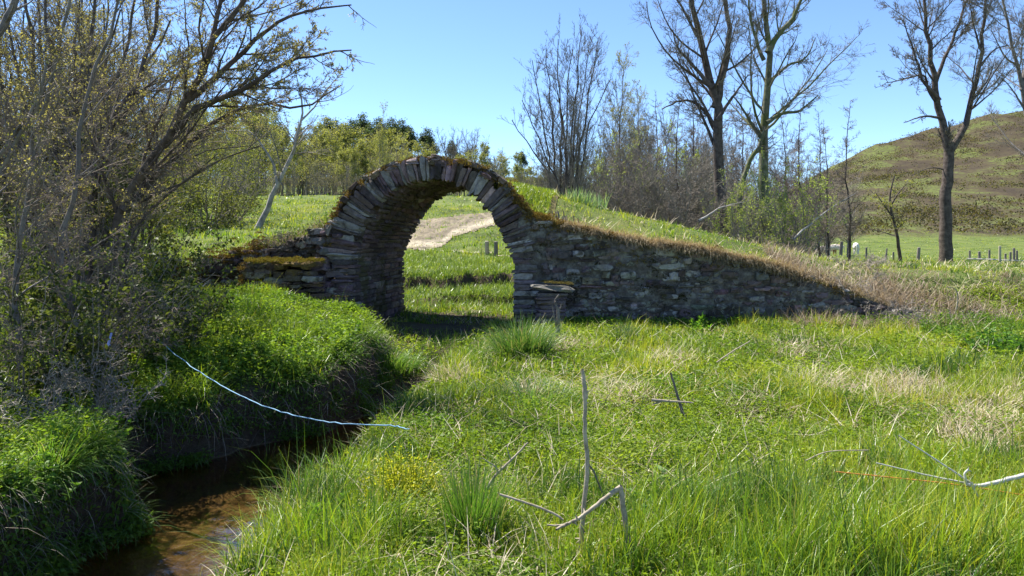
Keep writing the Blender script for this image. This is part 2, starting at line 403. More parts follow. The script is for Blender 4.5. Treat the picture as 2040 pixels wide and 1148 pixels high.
def stones(bag, C, Hh, colr, jit=0.07, mapf=None):
    """C (n,3) centres and Hh (n,3) half sizes in the local frame of mapf"""
    C = np.asarray(C, float); Hh = np.asarray(Hh, float); n_ = len(C)
    if n_ == 0: return
    V = TV[None] + rng.normal(0, jit, (n_,) + TV.shape)
    taper = 1 + rng.normal(0, 0.10, (n_, 1, 3)) * TV[None][:, :, [1, 0, 0]]
    V = V * taper
    V = C[:, None] + V * Hh[:, None]
    V = V.reshape(-1, 3)
    if mapf is not None: V = mapf(V)
    Qs = (TQ[None] + (np.arange(n_) * len(TV))[:, None, None]).reshape(-1, 4)
    bag.add(V, Qs, np.repeat(colr, len(TV), 0))
def stone_cols(n_, base=(0.135, 0.125, 0.125), sd=0.32, pale=0.12):
    base = tuple(v * f for v, f in zip(base, (1.22, 1.08, 1.08)))
    k = np.exp(rng.normal(0, sd, (n_, 1)))
    c = np.array(base)[None] * k * (1 + rng.normal(0, 0.06, (n_, 3)))
    p = rng.random(n_) < pale
    c[p] = np.array((0.32, 0.30, 0.28)) * rng.uniform(0.7, 1.2, (p.sum(), 1))
    return np.clip(c, 0.02, 0.5)
def stonemat(name, lich=(0.30, 0.30, 0.25), dark=(0.045, 0.04, 0.035), moss=(0.10, 0.085, 0.025), la=0.60, da=0.56, ma=0.6, sc=1.0):
    m, n, b = newmat(name)
    a = N(n, "ShaderNodeAttribute", attribute_name="tint")
    g = n.nodes.new("ShaderNodeNewGeometry")
    vm = n.nodes.new("ShaderNodeVectorMath"); vm.operation = 'MULTIPLY'; n.links.new(g.outputs["Position"], vm.inputs[0]); vm.inputs[1].default_value = (1, 1, 1.9)
    v = vm.outputs[0]
    c = mix(n, 1.0, a.outputs["Color"], ramp(n, noise(n, 11 * sc, 6, 0.7), [(0.3, (0.6, 0.6, 0.6)), (0.7, (1.35, 1.35, 1.35))]), 'MULTIPLY')
    c = mix(n, ramp(n, noise(n, 2.2 * sc, 7, 0.68), [(da, (0, 0, 0)), (da + 0.07, (0.85, 0.85, 0.85))]), c, dark)
    c = mix(n, ramp(n, noise(n, 3.0 * sc, 8, 0.75, None, 0.6), [(la, (0, 0, 0)), (la + 0.06, (0.75, 0.75, 0.75))]), c, lich)
    c = mix(n, ramp(n, noise(n, 2.1 * sc, 8, 0.7), [(ma, (0, 0, 0)), (ma + 0.06, (0.8, 0.8, 0.8))]), c, moss)
    n.links.new(c, b.inputs["Base Color"]); b.inputs["Roughness"].default_value = 0.92; b.inputs["Specular IOR Level"].default_value = 0.2
    bump(n, b, noise(n, 22 * sc, 6, 0.75), 0.9, 0.03)
    return m
M["wall"] = stonemat("lichened slate rubble", la=0.55, da=0.50, lich=(0.33, 0.34, 0.27), dark=(0.05, 0.044, 0.036), ma=0.60, moss=(0.07, 0.06, 0.022))
M["ring"] = stonemat("dark slate", la=0.63, da=0.58, ma=0.66)
M["soffit"] = stonemat("olive stained slate", la=0.72, da=0.6, moss=(0.085, 0.085, 0.035), ma=0.53, sc=0.6)  # purplish slate with broad olive stains and little lichen
m, n, b = newmat("earthy mortar"); n.links.new(ramp(n, noise(n, 7, 6, 0.7), [(0.3, (0.06, 0.05, 0.042)), (0.5, (0.15, 0.135, 0.12)), (0.62, (0.27, 0.26, 0.22))]), b.inputs[0])
b.inputs["Roughness"].default_value = 1; bump(n, b, noise(n, 15, 6, 0.8), 1.0, 0.06); M["mortar"] = m
bridge = empty("stone_bridge", BP(0, 0, -0.2))
tag(bridge, "old humpbacked slate footbridge with mossy round arch over the stream", "bridge")
_off = np.array(bridge.location)
class LBag(Bag):
    """bag whose points are given in the world and stored relative to the bridge"""
    def add(s, V, Q, col=None): super().add(np.asarray(V).reshape(-1, 3) - _off, Q, col)
CZ, RI = 1.2, 1.5
PR_A, PR_R = [0, 15, 30, 45, 60, 75, 90], [1.47, 1.375, 1.345, 1.375, 1.42, 1.465, 1.485]
def rin(p, t=0.0):   # inner radius: the right haunch is flatter than the left
    d = np.degrees(p); r_ = np.interp(np.minimum(d, 180 - d), PR_A, PR_R)
    k = np.clip(np.asarray(t) / BW, 0, 1); return np.where(d > 90, 1.485 * (1 - k) + r_ * k, r_)
def polar(V):      # (r, phi, t) -> world
    r, p, t = V[:, 0], V[:, 1], V[:, 2]
    return BP(r * np.cos(p), t, CZ + r * np.sin(p))
def rout(p):       # outer radius by angle
    return np.interp(np.degrees(p), [-5, 20, 45, 90, 120, 150, 180, 185], [1.93, 1.95, 1.92, 1.84, 1.93, 2.07, 2.08, 2.05])
def rows(jit=0.3, w=0.088):
    a = [0.0]
    while a[-1] < math.pi: a.append(a[-1] + w * (1 + rng.uniform(-jit, jit * 1.6)) / 1.72)
    a = np.array(a) * math.pi / a[-1]; return a
bg_ = LBag(); A = rows(0.45, 0.085)
mid = (A[1:] + A[:-1]) / 2; hw = (A[1:] - A[:-1]) / 2 * 0.97
ro = rout(mid) + rng.normal(0, 0.045, len(mid)) - .08 * (rng.random(len(mid)) < .12); ri = rin(mid) + rng.normal(0, 0.018, len(mid))
C = np.stack([(ro + ri) / 2, mid, 0.17 + rng.normal(0, 0.035, len(mid))], 1)
stones(bg_, C, np.stack([(ro - ri) / 2, hw, np.full(len(mid), 0.21)], 1), stone_cols(len(mid), (0.125, 0.11, 0.105), 0.38, 0.18), 0.065, polar)
# split outer halves here and there so the ring is not one clean band
for z0 in (-1, 1):
    z = -0.45
    while z < CZ - 0.03:
        h = rng.uniform(0.05, 0.13); w2 = rng.uniform(0.34, 0.5)
        stones(bg_, [(z0 * (RI + w2 / 2 + rng.normal(0, 0.014)), 0.17 + rng.normal(0, 0.02), z + h / 2)], [(w2 / 2, 0.21, h / 2 * 0.93)], stone_cols(1, (0.12, 0.11, 0.115), 0.35, 0.12), 0.05, lambda V: BP(V[:, 0], V[:, 1], V[:, 2]))
        z += h
bg_.build("arch_ring", M["ring"], bridge)
# vault: rows of slabs laid along the barrel
bg_ = LBag(); A = rows(0.3, 0.10)
for a0, a1 in zip(A[:-1], A[1:]):
    t = 0.36
    while t < BW:
        l = rng.uniform(0.35, 0.9); l = min(l, BW - t + 0.02)
        ri_ = float(rin((a0 + a1) / 2, t + l / 2)) + rng.normal(0, 0.014); ro_ = min(rout((a0 + a1) / 2) - 0.02, 1.85)
        stones(bg_, [((ri_ + ro_) / 2, (a0 + a1) / 2, t + l / 2)], [((ro_ - ri_) / 2, (a1 - a0) / 2 * 0.95, l / 2 * 0.98)], stone_cols(1, (0.135, 0.12, 0.125), 0.22, 0.04), 0.045, polar)
        t += l
for z0 in (-1, 1):
    z = -0.5
    while z < CZ:
        h = rng.uniform(0.07, 0.15); t = 0.36
        while t < BW:
            l = min(rng.uniform(0.3, 0.8), BW - t + 0.02)
            stones(bg_, [(z0 * (RI + 0.2 + rng.normal(0, 0.012)), t + l / 2, z + h / 2)], [(0.2, l / 2 * 0.98, h / 2 * 0.95)], stone_cols(1, (0.135, 0.12, 0.125), 0.22, 0.04), 0.045, lambda V: BP(V[:, 0], V[:, 1], V[:, 2]))
            t += l
        z += h
bg_.build("vault", M["soffit"], bridge)
# core behind the stones
def strip(bag, pa, pb, nn):
    pass
bg_ = LBag()
ph = np.linspace(0.0, math.pi, 40); tt = np.array([0.12, BW - 0.03])
Pm, Tm = np.meshgrid(ph, tt, indexing='ij')
for r_, f in ((1.56, 0), (1.78, 1)):
    V = polar(np.stack([(rin(Pm, Tm).ravel() + .06) if f == 0 else np.full(Pm.size, r_), Pm.ravel(), Tm.ravel()], 1)); i = np.arange(39) * 2
    bg_.add(V, np.stack([i, i + 1, i + 3, i + 2], -1))
for s0 in (-1, 1):
    V = np.array([BP(s0 * 1.56, 0.12, -0.5), BP(s0 * 1.56, BW, -0.5), BP(s0 * 1.56, BW, CZ), BP(s0 * 1.56, 0.12, CZ)])
    bg_.add(V, [(0, 1, 2, 3)])
ss = np.linspace(1.6, 8.4, 80); zt = np.interp(ss, TOPR_S, TOPR_Z) - 0.07
V = np.concatenate([BP(ss, 0.03, zt), BP(ss, 0.32, zt - 0.02)]); i = np.arange(79)
bg_.add(V, np.stack([i, i + 1, i + 81, i + 80], -1))
s3 = np.linspace(1.6, 8.4, 260); f3 = np.linspace(0, 1, 60); S3, F3 = np.meshgrid(s3, f3, indexing='ij'); Z3 = -0.6 + F3 * (np.interp(S3, TOPR_S, TOPR_Z) - 0.04 + 0.6)
T3 = 0.004 - 0.05 * fbm(S3, Z3 * 1.6, 2.4, 81, 5); V = BP(S3.ravel(), T3.ravel(), Z3.ravel()); idx = np.arange(S3.size).reshape(S3.shape)
bg_.add(V, np.stack([idx[:-1, :-1], idx[1:, :-1], idx[1:, 1:], idx[:-1, 1:]], -1).reshape(-1, 4))
ss = np.linspace(-5.9, -1.7, 50); zt = np.interp(ss, TOPL_S, TOPL_Z) - 0.07
V = np.concatenate([BP(ss, 0.36, -0.6), BP(ss, 0.36, zt), BP(ss, 0.55, zt - 0.02)]); i = np.arange(49)
bg_.add(V, np.concatenate([np.stack([i, i + 1, i + 51, i + 50], -1), np.stack([i + 50, i + 51, i + 101, i + 100], -1)]))
bg_.build("core", M["mortar"], bridge)
def rubble(s0, s1, top, t0, z0, excl=None, base=(0.13, 0.12, 0.11), pale=0.14, wmin=0.10, wmax=0.42, hmin=0.035, hmax=0.13):
    out = LBag(); z = z0; CC = []; HH = []
    while z < 2.6:
        h = rng.uniform(hmin, hmax); s = s0 + rng.uniform(-0.2, 0)
        while s < s1:
            l = rng.uniform(wmin, wmax); sc_ = s + l / 2; zc = z + h / 2 + 0.05 * math.sin(sc_ * 1.3 + z * 2) + rng.normal(0, 0.022)
            ok = zc + h / 2 < top(sc_) + 0.02
            if excl is not None and excl(sc_ - l / 2, zc): ok = False
            if ok:
                CC.append((sc_, t0 + 0.10 + rng.normal(0, 0.028), zc)); HH.append((l / 2 * 1.02, 0.13, h / 2 * 1.02))
            s += l
        z += h
    stones(out, CC, HH, stone_cols(len(CC), base, 0.3, pale), 0.10, lambda V: BP(V[:, 0], V[:, 1], V[:, 2]))
    return out
def exr(s, z): return math.hypot(s, max(z - CZ, 0)) < 1.90
rubble(1.85, 8.25, lambda s: np.interp(s, TOPR_S, TOPR_Z), 0.0, -0.35, exr).build("wing_wall", M["wall"], bridge)
rubble(-5.8, -2.0, lambda s: np.interp(s, TOPL_S, TOPL_Z), 0.27, -0.1, None, (0.12, 0.105, 0.095), 0.06).build("wing_wall", M["wall"], bridge)
rubble(-2.2, -1.78, lambda s: 1.75, 0.0, -0.2, lambda s, z: abs(s) < 1.75 and False, (0.12, 0.11, 0.115), 0.1, 0.2, 0.4).build("pier_face", M["ring"], bridge)
# projecting block at the foot of the arch
bt = rubble(-3.46, -2.2, lambda s: 1.14, -0.42, 0.0, None, (0.11, 0.09, 0.07), 0.05)
for tt_, s_ in ((0.0, -3.40),):
    z = 0.0; CC = []; HH = []
    while z < 1.05:
        h = rng.uniform(0.07, 0.15); CC.append((s_, -0.08, z + h / 2)); HH.append((0.12, 0.36, h / 2 * 0.94)); z += h
    stones(bt, CC, HH, stone_cols(len(CC), (0.13, 0.10, 0.06), 0.2, 0), 0.06, lambda V: BP(V[:, 0], V[:, 1], V[:, 2]))
CC = [(-3.2, -0.1, 1.12), (-2.75, -0.08, 1.13), (-2.35, -0.1, 1.12)]
stones(bt, CC, [(0.26, 0.38, 0.05)] * 3, stone_cols(3, (0.12, 0.1, 0.07), 0.2, 0), 0.05, lambda V: BP(V[:, 0], V[:, 1], V[:, 2]))
bt.build("buttress", stonemat("mossy slate", la=0.66, da=0.6, moss=(0.15, 0.10, 0.025), ma=0.5), bridge)
# stones along the top of the arch and the deck surface between them
bg_ = LBag()
p = np.radians(np.linspace(12, 172, 60)); t = np.linspace(0.1, BW - 0.05, 14); Pm, Tm = np.meshgrid(p, t, indexing='ij')
Rm = rout(Pm) - 0.05 + fbm(Pm * 8, Tm, 2.0, 3) * 0.035
V = polar(np.stack([Rm.ravel(), Pm.ravel(), Tm.ravel()], 1)); idx = np.arange(Pm.size).reshape(Pm.shape)
bg_.add(V, np.stack([idx[:-1, :-1], idx[:-1, 1:], idx[1:, 1:], idx[1:, :-1]], -1).reshape(-1, 4))
s2 = np.linspace(0.3, 2.2, 40); t2 = np.linspace(0.16, BW, 26); S2, T2 = np.meshgrid(s2, t2, indexing='ij')
zc_ = CZ + np.sqrt(np.maximum(1.86 ** 2 - S2 ** 2, 0))
fr_ = np.interp(S2, TOPR_S, TOPR_Z); cr_ = np.interp(S2, CRR_S, CRR_Z)
def deckz(S2, T2):
    fr_ = np.interp(S2, TOPR_S, TOPR_Z); cr_ = np.interp(S2, CRR_S, CRR_Z); return fr_ - 0.05 + (cr_ - fr_ + 0.05) * sm(T2 / 2.3 + 0.05) + 0.02
zz_ = deckz(S2, T2) + fbm(S2, T2, 3, 4, 3) * 0.02
V = BP(S2.ravel(), T2.ravel(), zz_.ravel()); idx = np.arange(S2.size).reshape(S2.shape)
bg_.add(V, np.stack([idx[:-1, :-1], idx[1:, :-1], idx[1:, 1:], idx[:-1, 1:]], -1).reshape(-1, 4))
zb_ = np.interp(s2, CRR_S, CRR_Z); V = np.concatenate([BP(s2, BW, zb_ + 0.02), BP(s2, BW, np.minimum(CZ + np.sqrt(np.maximum(1.6 ** 2 - s2 ** 2, 0)), zb_))]); i = np.arange(39); bg_.add(V, np.stack([i, i + 40, i + 41, i + 1], -1))
m, n, b = newmat("mossy turf")
n.links.new(ramp(n, noise(n, 4, 6, 0.7), [(0.3, (0.06, 0.05, 0.03)), (0.5, (0.14, 0.11, 0.03)), (0.7, (0.10, 0.13, 0.03))]), b.inputs[0]); b.inputs["Roughness"].default_value = 1; bump(n, b, noise(n, 30, 5), 1, 0.04); M["mossturf"] = m
bg_.build("deck", m, bridge, smooth=True)
bg_ = LBag(); CC = []; HH = []
for k in range(75):
    pp = math.radians(rng.uniform(28, 172)); l = rng.uniform(0.06, 0.16); hh = rng.uniform(0.03, 0.07)
    CC.append((rout(pp) + rng.uniform(-0.05, 0.05), pp, rng.uniform(0.02, 0.3))); HH.append((hh, l / 1.9 / 1.4, rng.uniform(0.08, 0.18)))
stones(bg_, CC, HH, stone_cols(len(CC), (0.13, 0.115, 0.10), 0.3, 0.15), 0.10, polar)
bg_.build("coping", M["ring"], bridge)

# moss: cushions of short fuzz
def fuzz(bag, C, Rr, per, size, c0, c1, flat=0.5, updir=0.7):
    """C (n,3) cushion centres, Rr (n,) radii"""
    n_ = len(C); D = rng.normal(0, 1, (n_, per, 3)); D /= np.linalg.norm(D, axis=2, keepdims=True)
    D[:, :, 2] = np.abs(D[:, :, 2]) * 1.0 - 0.25
    P = C[:, None] + D * Rr[:, None, None] * np.array((1, 1, flat)) * rng.uniform(0.6, 1.0, (n_, per, 1))
    P = P.reshape(-1, 3); D = D.reshape(-1, 3)
    leaves(bag, P, D + np.array((0, 0, updir)), size * rng.uniform(0.6, 1.5, len(P)), 0.5, lerp_cols(len(P), c0, c1))
def lerp_cols(n_, c0, c1, jit=0.12, k=None):
    if k is None: k = rng.random((n_, 1))
    else: k = np.asarray(k).reshape(-1, 1)
    return np.clip((np.array(c0) * (1 - k) + np.array(c1) * k) * np.exp(rng.normal(0, jit, (n_, 1))), 0.005, 0.9)
def leaves(bag, P, D, size, asp, col, droop=0.0, split=False):
    """one kite-shaped leaf per point: P base, D direction, size length, asp width share"""
    P = np.asarray(P, float); n_ = len(P)
    if n_ == 0: return
    D = np.asarray(D, float); D = D / (np.linalg.norm(D, axis=1, keepdims=True) + 1e-9)
    r = rng.normal(0, 1, (n_, 3)); S = np.cross(D, r); S /= np.linalg.norm(S, axis=1, keepdims=True) + 1e-9
    size = np.broadcast_to(size, (n_,))[:, None]
    up = np.cross(S, D) * rng.uniform(-0.15, 0.15, (n_, 1)) * size
    a = P; bq = P + D * size * 0.45 + S * size * asp * 0.5 + up; d_ = P + D * size * 0.45 - S * size * asp * 0.5 + up
    c_ = P + D * size; c_[:, 2] -= droop * size[:, 0]
    V = np.stack([a, bq, c_, d_], 1).reshape(-1, 3)
    Qs = np.arange(n_ * 4).reshape(-1, 4)
    bag.add(V, Qs, np.repeat(col, 4, 0))
mo = LBag()
OC, OG, OB = (0.24, 0.17, 0.045), (0.20, 0.20, 0.035), (0.085, 0.06, 0.025)
k = 330; pp = np.radians(rng.uniform(15, 176, k)); C = polar(np.stack([rout(pp) + rng.normal(0.0, 0.035, k), pp, rng.uniform(-0.03, 0.35, k) ** 1.0], 1))
fuzz(mo, C, rng.uniform(0.04, 0.12, k), 70, 0.028, OB, OC)
k = 120; pp = np.radians(rng.uniform(15, 176, k)); C = polar(np.stack([rout(pp) + rng.normal(-0.04, 0.06, k), pp, rng.uniform(-0.03, 3.2, k)], 1))
fuzz(mo, C, rng.uniform(0.05, 0.14, k), 60, 0.03, OC, OG)
k = 240; s = rng.uniform(1.55, 5.2, k); s = s[fbm(s, s * 0, 3.0, 51, 3) > -.25]; k = len(s); z = np.interp(s, TOPR_S, TOPR_Z); C = BP(s, rng.uniform(-0.04, 0.3, k), z + rng.normal(-0.02, 0.05, k))
fuzz(mo, C, rng.uniform(0.05, 0.12, k), 60, 0.03, OB, (0.34, 0.24, 0.06))
k = 210; s = rng.uniform(-5.6, -3.4, k); z = np.interp(s, TOPL_S, TOPL_Z); C = BP(s, rng.uniform(0.2, 0.5, k), z + rng.normal(-0.05, 0.10, k))
fuzz(mo, C, rng.uniform(0.05, 0.12, k), 50, 0.03, OB, OC)
k = 150; s = rng.uniform(-3.5, -2.1, k); C = BP(s, rng.uniform(-0.5, 0.2, k), 1.17 + rng.normal(0, 0.02, k))
fuzz(mo, C, rng.uniform(0.05, 0.10, k), 70, 0.028, OC, OG)
k = 70; C = BP(-3.52 + rng.normal(0, 0.02, k), rng.uniform(-0.5, -0.3, k), rng.uniform(0.1, 1.15, k))
fuzz(mo, C, rng.uniform(0.04, 0.08, k), 50, 0.028, OB, OC)
k = 130; C = BP(rng.uniform(-5.3, -3.7, k), 0.2 + rng.normal(0, 0.02, k), rng.uniform(0.3, 1.0, k))
fuzz(mo, C, rng.uniform(0.03, 0.09, k), 40, 0.028, OB, (0.14, 0.12, 0.03))
k = 260; s = rng.uniform(1.9, 7.8, k); zt_ = np.interp(s, TOPR_S, TOPR_Z); z = rng.uniform(0, 1, k) * (zt_ - .1); q = fbm(s, z, 2.3, 31, 3) + (s > 4.6) * .25 > .25
C = BP(s[q], -0.03, z[q]); fuzz(mo, C, rng.uniform(0.04, 0.11, q.sum()), 60, 0.026, (.03, .028, .016), (.085, .08, .035), .8, .1)
k = 90; s = rng.uniform(1.6, 7.5, k); C = BP(s, -0.04, np.interp(s, TOPR_S, TOPR_Z) - rng.gamma(1.3, .07, k)); fuzz(mo, C, rng.uniform(0.04, 0.12, k), 60, 0.03, (.10, .075, .03), (.24, .19, .07), .8, .1)
tag(mo.build("moss", M["moss"], bridge), kind="stuff")

# small block of masonry standing in front of the right wall
pil = empty("stone_pillar", W(1095, 622, 13.0)); tag(pil, "small stone pillar under a tilted mossy slab in front of the bridge wall", "stone pillar")
_off = np.array(pil.location)
pb = LBag(); x0, x1 = W(1066, 600, 13.0)[0], W(1128, 600, 13.0)[0]; z = -0.1; CC = []; HH = []
zt = W(0, 583, 13.0)[2]
while z < zt:
    h = rng.uniform(0.05, 0.1); h = min(h, zt - z + 0.001); CC.append(((x0 + x1) / 2 + rng.normal(0, 0.01), 13.05, z + h / 2)); HH.append(((x1 - x0) / 2 * rng.uniform(0.95, 1.03), 0.2, h / 2 * 0.95)); z += h
stones(pb, CC, HH, stone_cols(len(CC), (0.12, 0.115, 0.125), 0.2, 0.1), 0.05)
pb.build("base", M["ring"], pil)
pb = LBag(); stones(pb, [(W(1100, 572, 13)[0], 13.03, W(0, 573, 13)[2])], [(0.33, 0.24, 0.045)], np.array([[0.17, 0.16, 0.14]]), 0.13)
V = pb.V[0]; V[:, 2] -= (V[:, 0]) * 0.07
pb.build("slab", stonemat("pale lichened slab", la=0.56, lich=(0.34, 0.33, 0.29), ma=0.6), pil)
pb = LBag(); k = 60; C = np.stack([rng.uniform(W(1083, 0, 13)[0], W(1138, 0, 13)[0], k), rng.uniform(12.85, 13.25, k), np.full(k, W(0, 563, 13)[2])], 1)
C[:, 2] -= (C[:, 0] - pil.location[0]) * 0.07
fuzz(pb, C, rng.uniform(0.03, 0.07, k), 50, 0.02, (.12, .10, .05), (.22, .19, .06), 0.5); tag(pb.build("moss", M["moss"], pil), kind="stuff")
# ------------------------------------------------------------------ grass and herbs
def blades(bag, P, L, Wd, az, lean, curl, col, nseg=3, tip=None):
    """grass blades: P (n,3), L length, Wd width, az heading, lean start angle from vertical, curl extra bend"""
    n_ = len(P)
    if n_ == 0: return
    k = np.linspace(0, 1, nseg + 1)
    th = lean[:, None] + curl[:, None] * k[None] ** 1.4
    dl = L[:, None] / nseg
    hx = np.cumsum(np.concatenate([np.zeros((n_, 1)), np.sin(th[:, 1:]) * dl], 1), 1)
    hz = np.cumsum(np.concatenate([np.zeros((n_, 1)), np.cos(th[:, 1:]) * dl], 1), 1)
    ca, sa = np.cos(az)[:, None], np.sin(az)[:, None]
    X_ = P[:, 0:1] + hx * ca; Y_ = P[:, 1:2] + hx * sa; Z_ = P[:, 2:3] + hz
    tw = az + math.pi / 2 + rng.normal(0, 0.5, n_)
    wd = Wd[:, None] * 0.5 * (1.0 - 0.93 * k[None] ** 1.8)
    sx_, sy_ = np.cos(tw)[:, None] * wd, np.sin(tw)[:, None] * wd
    A_ = np.stack([X_ - sx_, Y_ - sy_, Z_], -1); B_ = np.stack([X_ + sx_, Y_ + sy_, Z_], -1)
    V = np.stack([A_, B_], 2).reshape(-1, 3)
    base = (np.arange(n_) * (nseg + 1) * 2)[:, None] + (np.arange(nseg) * 2)[None]
    Qs = np.stack([base, base + 1, base + 3, base + 2], -1).reshape(-1, 4)
    if tip is None: c = np.repeat(col, (nseg + 1) * 2, 0)
    else: c = np.repeat((col[:, None] * (1 - k[None, :, None]) + tip[:, None] * k[None, :, None]).reshape(-1, 3), 2, 0)
    bag.add(V, Qs, c)
def scatter(n_, y0, y1, u0=-0.80, u1=0.80):
    y = np.sqrt(rng.uniform(y0 * y0, y1 * y1, n_)); return rng.uniform(u0, u1, n_) * y, y
def st(x, y): return (x - O2[0]) * DD[0] + (y - O2[1]) * DD[1], (x - O2[0]) * NN[0] + (y - O2[1]) * NN[1]
def place(x, y, margin=0.0):
    """which scattered points can carry plants"""
    s, t = st(x, y); z = ground(x, y)
    wet = (y < 12.4) & (z < ZW + 0.12)
    d = 0.12; gz = np.hypot(ground(x + d, y) - z, ground(x, y + d) - z) / d
    bad = wet | ((t > -0.05) & (t < 0.45) & (s > -5.6) & (s < 8.0)) | ((np.abs(s) < 2.0) & (t > 0.0) & (t < BW + 0.1) & ((np.abs(s) > 1.4) | (t < 1.0))) | on_track(x, y)
    bad |= ((s > -3.6) & (s < -2) & (t > -0.55) & (t < 0.5))
    bad |= (gz > 2.2) & (rng.random(len(x)) < 0.75)
    # bare shaded bed before the arch
    bad |= (np.abs(s) < 1.5) & (z < -0.02) & (t > -1.0) & (t < 0.9) & (rng.random(len(x)) < 0.75)
    return ~bad, z, s, t
def pix(x, y, z): return x / y * 1500 + 1020, 470 - (z - EYE) / y * 1500
def blob(px, py, cx, cy, rx, ry): return np.clip(1.25 - np.hypot((px - cx) / rx, (py - cy) / ry), 0, 1)
G1, G2, G3, GD = (0.075, 0.165, 0.018), (0.165, 0.295, 0.022), (0.33, 0.39, 0.045), (0.035, 0.09, 0.018)
STR1, STR2 = (0.32, 0.26, 0.15), (0.66, 0.58, 0.42)
grass = Bag(); straw = Bag(); herbs = Bag()
NET0, NET1 = (0.07, 0.15, 0.022), (0.26, 0.39, 0.045)
straw_spots = [(1120, 700, 60, 14), (900, 760, 50, 16), (1780, 800, 110, 40), (1940, 880, 110, 45), (1610, 705, 80, 22), (1500, 820, 60, 25), (1230, 800, 60, 25), (1640, 780, 60, 25), (1990, 800, 60, 25), (1340, 730, 50, 18), (1750, 600, 190, 40), (1890, 600, 130, 35), (1650, 560, 110, 26), (1060, 800, 40, 15)]
for y0, y1, n_, wd, lo, hi, ns in ((2.3, 5, 65000, .0058, .05, .17, 4), (5, 8, 90000, .0070, .06, .19, 3), (8, 13.8, 130000, .0085, .06, .19, 3),
                               (13.8, 26, 130000, .014, .05, .16, 2), (26, 62, 110000, .035, .08, .2, 2), (62, 170, 60000, .12, .10, .22, 1)):
    x, y = scatter(n_, y0, y1); ok, z, s, t = place(x, y); x, y, z, s, t = (a[ok] for a in (x, y, z, s, t)); n_ = len(x)
    px, py = pix(x, y, z)
    cl = fbm(x, y, 1.3, 21, 4); cl2 = fbm(x, y, 0.45, 33, 3)
    left = (x < interp(y, YL, LX)) & (y < 14.5)
    ramp_ = (s > 1.5) & (t > 0.2) & (t < BW + 1) & (s < 9)
    tall = np.clip(1 + cl * 0.6 + fbm(x, y, 3.6, 23, 2) * 0.45, 0.3, 2.2)
    tall = np.where(left, tall * 1.5, tall); tall = np.where(ramp_, tall * 0.75, tall)
    low = blob(px, py, 1330, 880, 420, 150) if y1 < 9 else 0 * px      # short leafy patch in the middle
    tall = tall * (1 - 0.35 * low)
    tallp = blob(px, py, 1700, 1110, 600, 130) + blob(px, py, 620, 1080, 260, 170) if y1 < 9 else 0 * px
    tall = tall * (1 + 0.9 * np.clip(tallp, 0, 1)); tall = np.where((s > 7) & (t > 0), tall * 0.7, tall)
    bank = (z < -0.15) & (y < 12)
    L_ = rng.uniform(lo, hi, n_) * tall * (1 + 0.5 * (rng.random(n_) < 0.08))
    k = np.clip(0.55 + cl2 * 0.5 + fbm(x, y, 2.7, 44, 3) * 0.3 + rng.normal(0, 0.28, n_), 0, 1)
    k = np.where(left, k * 0.9, k); k = np.where(y > 26, np.clip(k + 0.25, 0, 1), k); k = np.where((t > BW) & (y < 30), k * 0.9, k)
    c = np.where((k < 0.5)[:, None], lerp_cols(n_, G1, G2, 0.12, np.clip(k * 2, 0, 1)), lerp_cols(n_, G2, G3, 0.12, np.clip(k * 2 - 1, 0, 1)))
    dk = fbm(x, y, 2.3, 55, 3) > 0.45
    c[dk] = lerp_cols(dk.sum(), GD, G1, 0.15)
    az = rng.uniform(0, 2 * math.pi, n_); curl = np.abs(rng.normal(0.5, 0.45, n_)); lean = np.abs(rng.normal(0.12, 0.16, n_))
    over = bank | ((left) & (z < 0.1) & (y < 12.5))
    L_ = np.where(over, L_ * 1.3, L_); curl = np.where(over, curl + 0.8, curl)
    tip = c * np.array((1.25, 1.1, 1.0)); dry = rng.random(n_) < 0.05; tip[dry] = np.array(STR1)
    P = np.stack([x, y, z - 0.01], -1)
    blades(grass, P, L_, wd * rng.uniform(0.6, 1.5, n_), az, lean, curl, c, ns, tip)
    # straw between
    if y0 < 20:
        sp = np.zeros(n_)
        for q in straw_spots: sp = np.maximum(sp, blob(px, py, *q))
        sp *= np.where(fbm(x, y, 3.0, 71, 3) > -0.1, 1, 0.25)
        deadf = 0.03 + 0.65 * sp + 0.12 * (bank & left) + 0.10 * (ramp_ & (t < 0.9))
        d = rng.random(n_) < deadf
        q = np.repeat(np.where(d)[0], 2)
        P = np.stack([x[q], y[q], z[q]], -1) + rng.normal(0, 0.03, (len(q), 3)) * (1, 1, 0.3) + (0, 0, 0.04)
        blades(straw, P, rng.uniform(0.1, 0.34, len(q)), wd * rng.uniform(0.6, 1.3, len(q)), rng.uniform(0, 6.28, len(q)), rng.uniform(0.5, 1.5, len(q)), rng.uniform(0, 0.9, len(q)), lerp_cols(len(q), STR1, STR2), 2)
    # leafy herbs near the camera
    if y1 < 26:
        dens = np.clip(0.30 + 0.5 * low + fbm(x, y, 1.7, 91, 3) * 0.5 + 0.5 * left, 0.03, 1.0)
        q = np.where(rng.random(n_) < dens * 0.75)[0]
        per = 4; sz = {5: .022, 8: .026, 13.8: .038}.get(y1, .05)
        hgt = rng.uniform(0.02, 0.16, (len(q), 1)) * (1 + 0.9 * left[q][:, None])
        P = np.stack([x[q], y[q], z[q]], -1)[:, None] + rng.normal(0, 0.018, (len(q), per, 3)) * (1, 1, 0.6)
        P[:, :, 2] += hgt * rng.uniform(0.4, 1.1, (len(q), per))
        D = rng.normal(0, 1, (len(q), per, 3)); D[:, :, 2] = np.abs(D[:, :, 2]) * 0.5
        kk = np.clip(0.6 + 0.35 * fbm(x[q], y[q], 0.8, 13, 3) - 0.2 * left[q], 0, 1)
        c = lerp_cols(len(q), (0.085, 0.18, 0.02), (0.30, 0.38, 0.04), 0.15, kk)
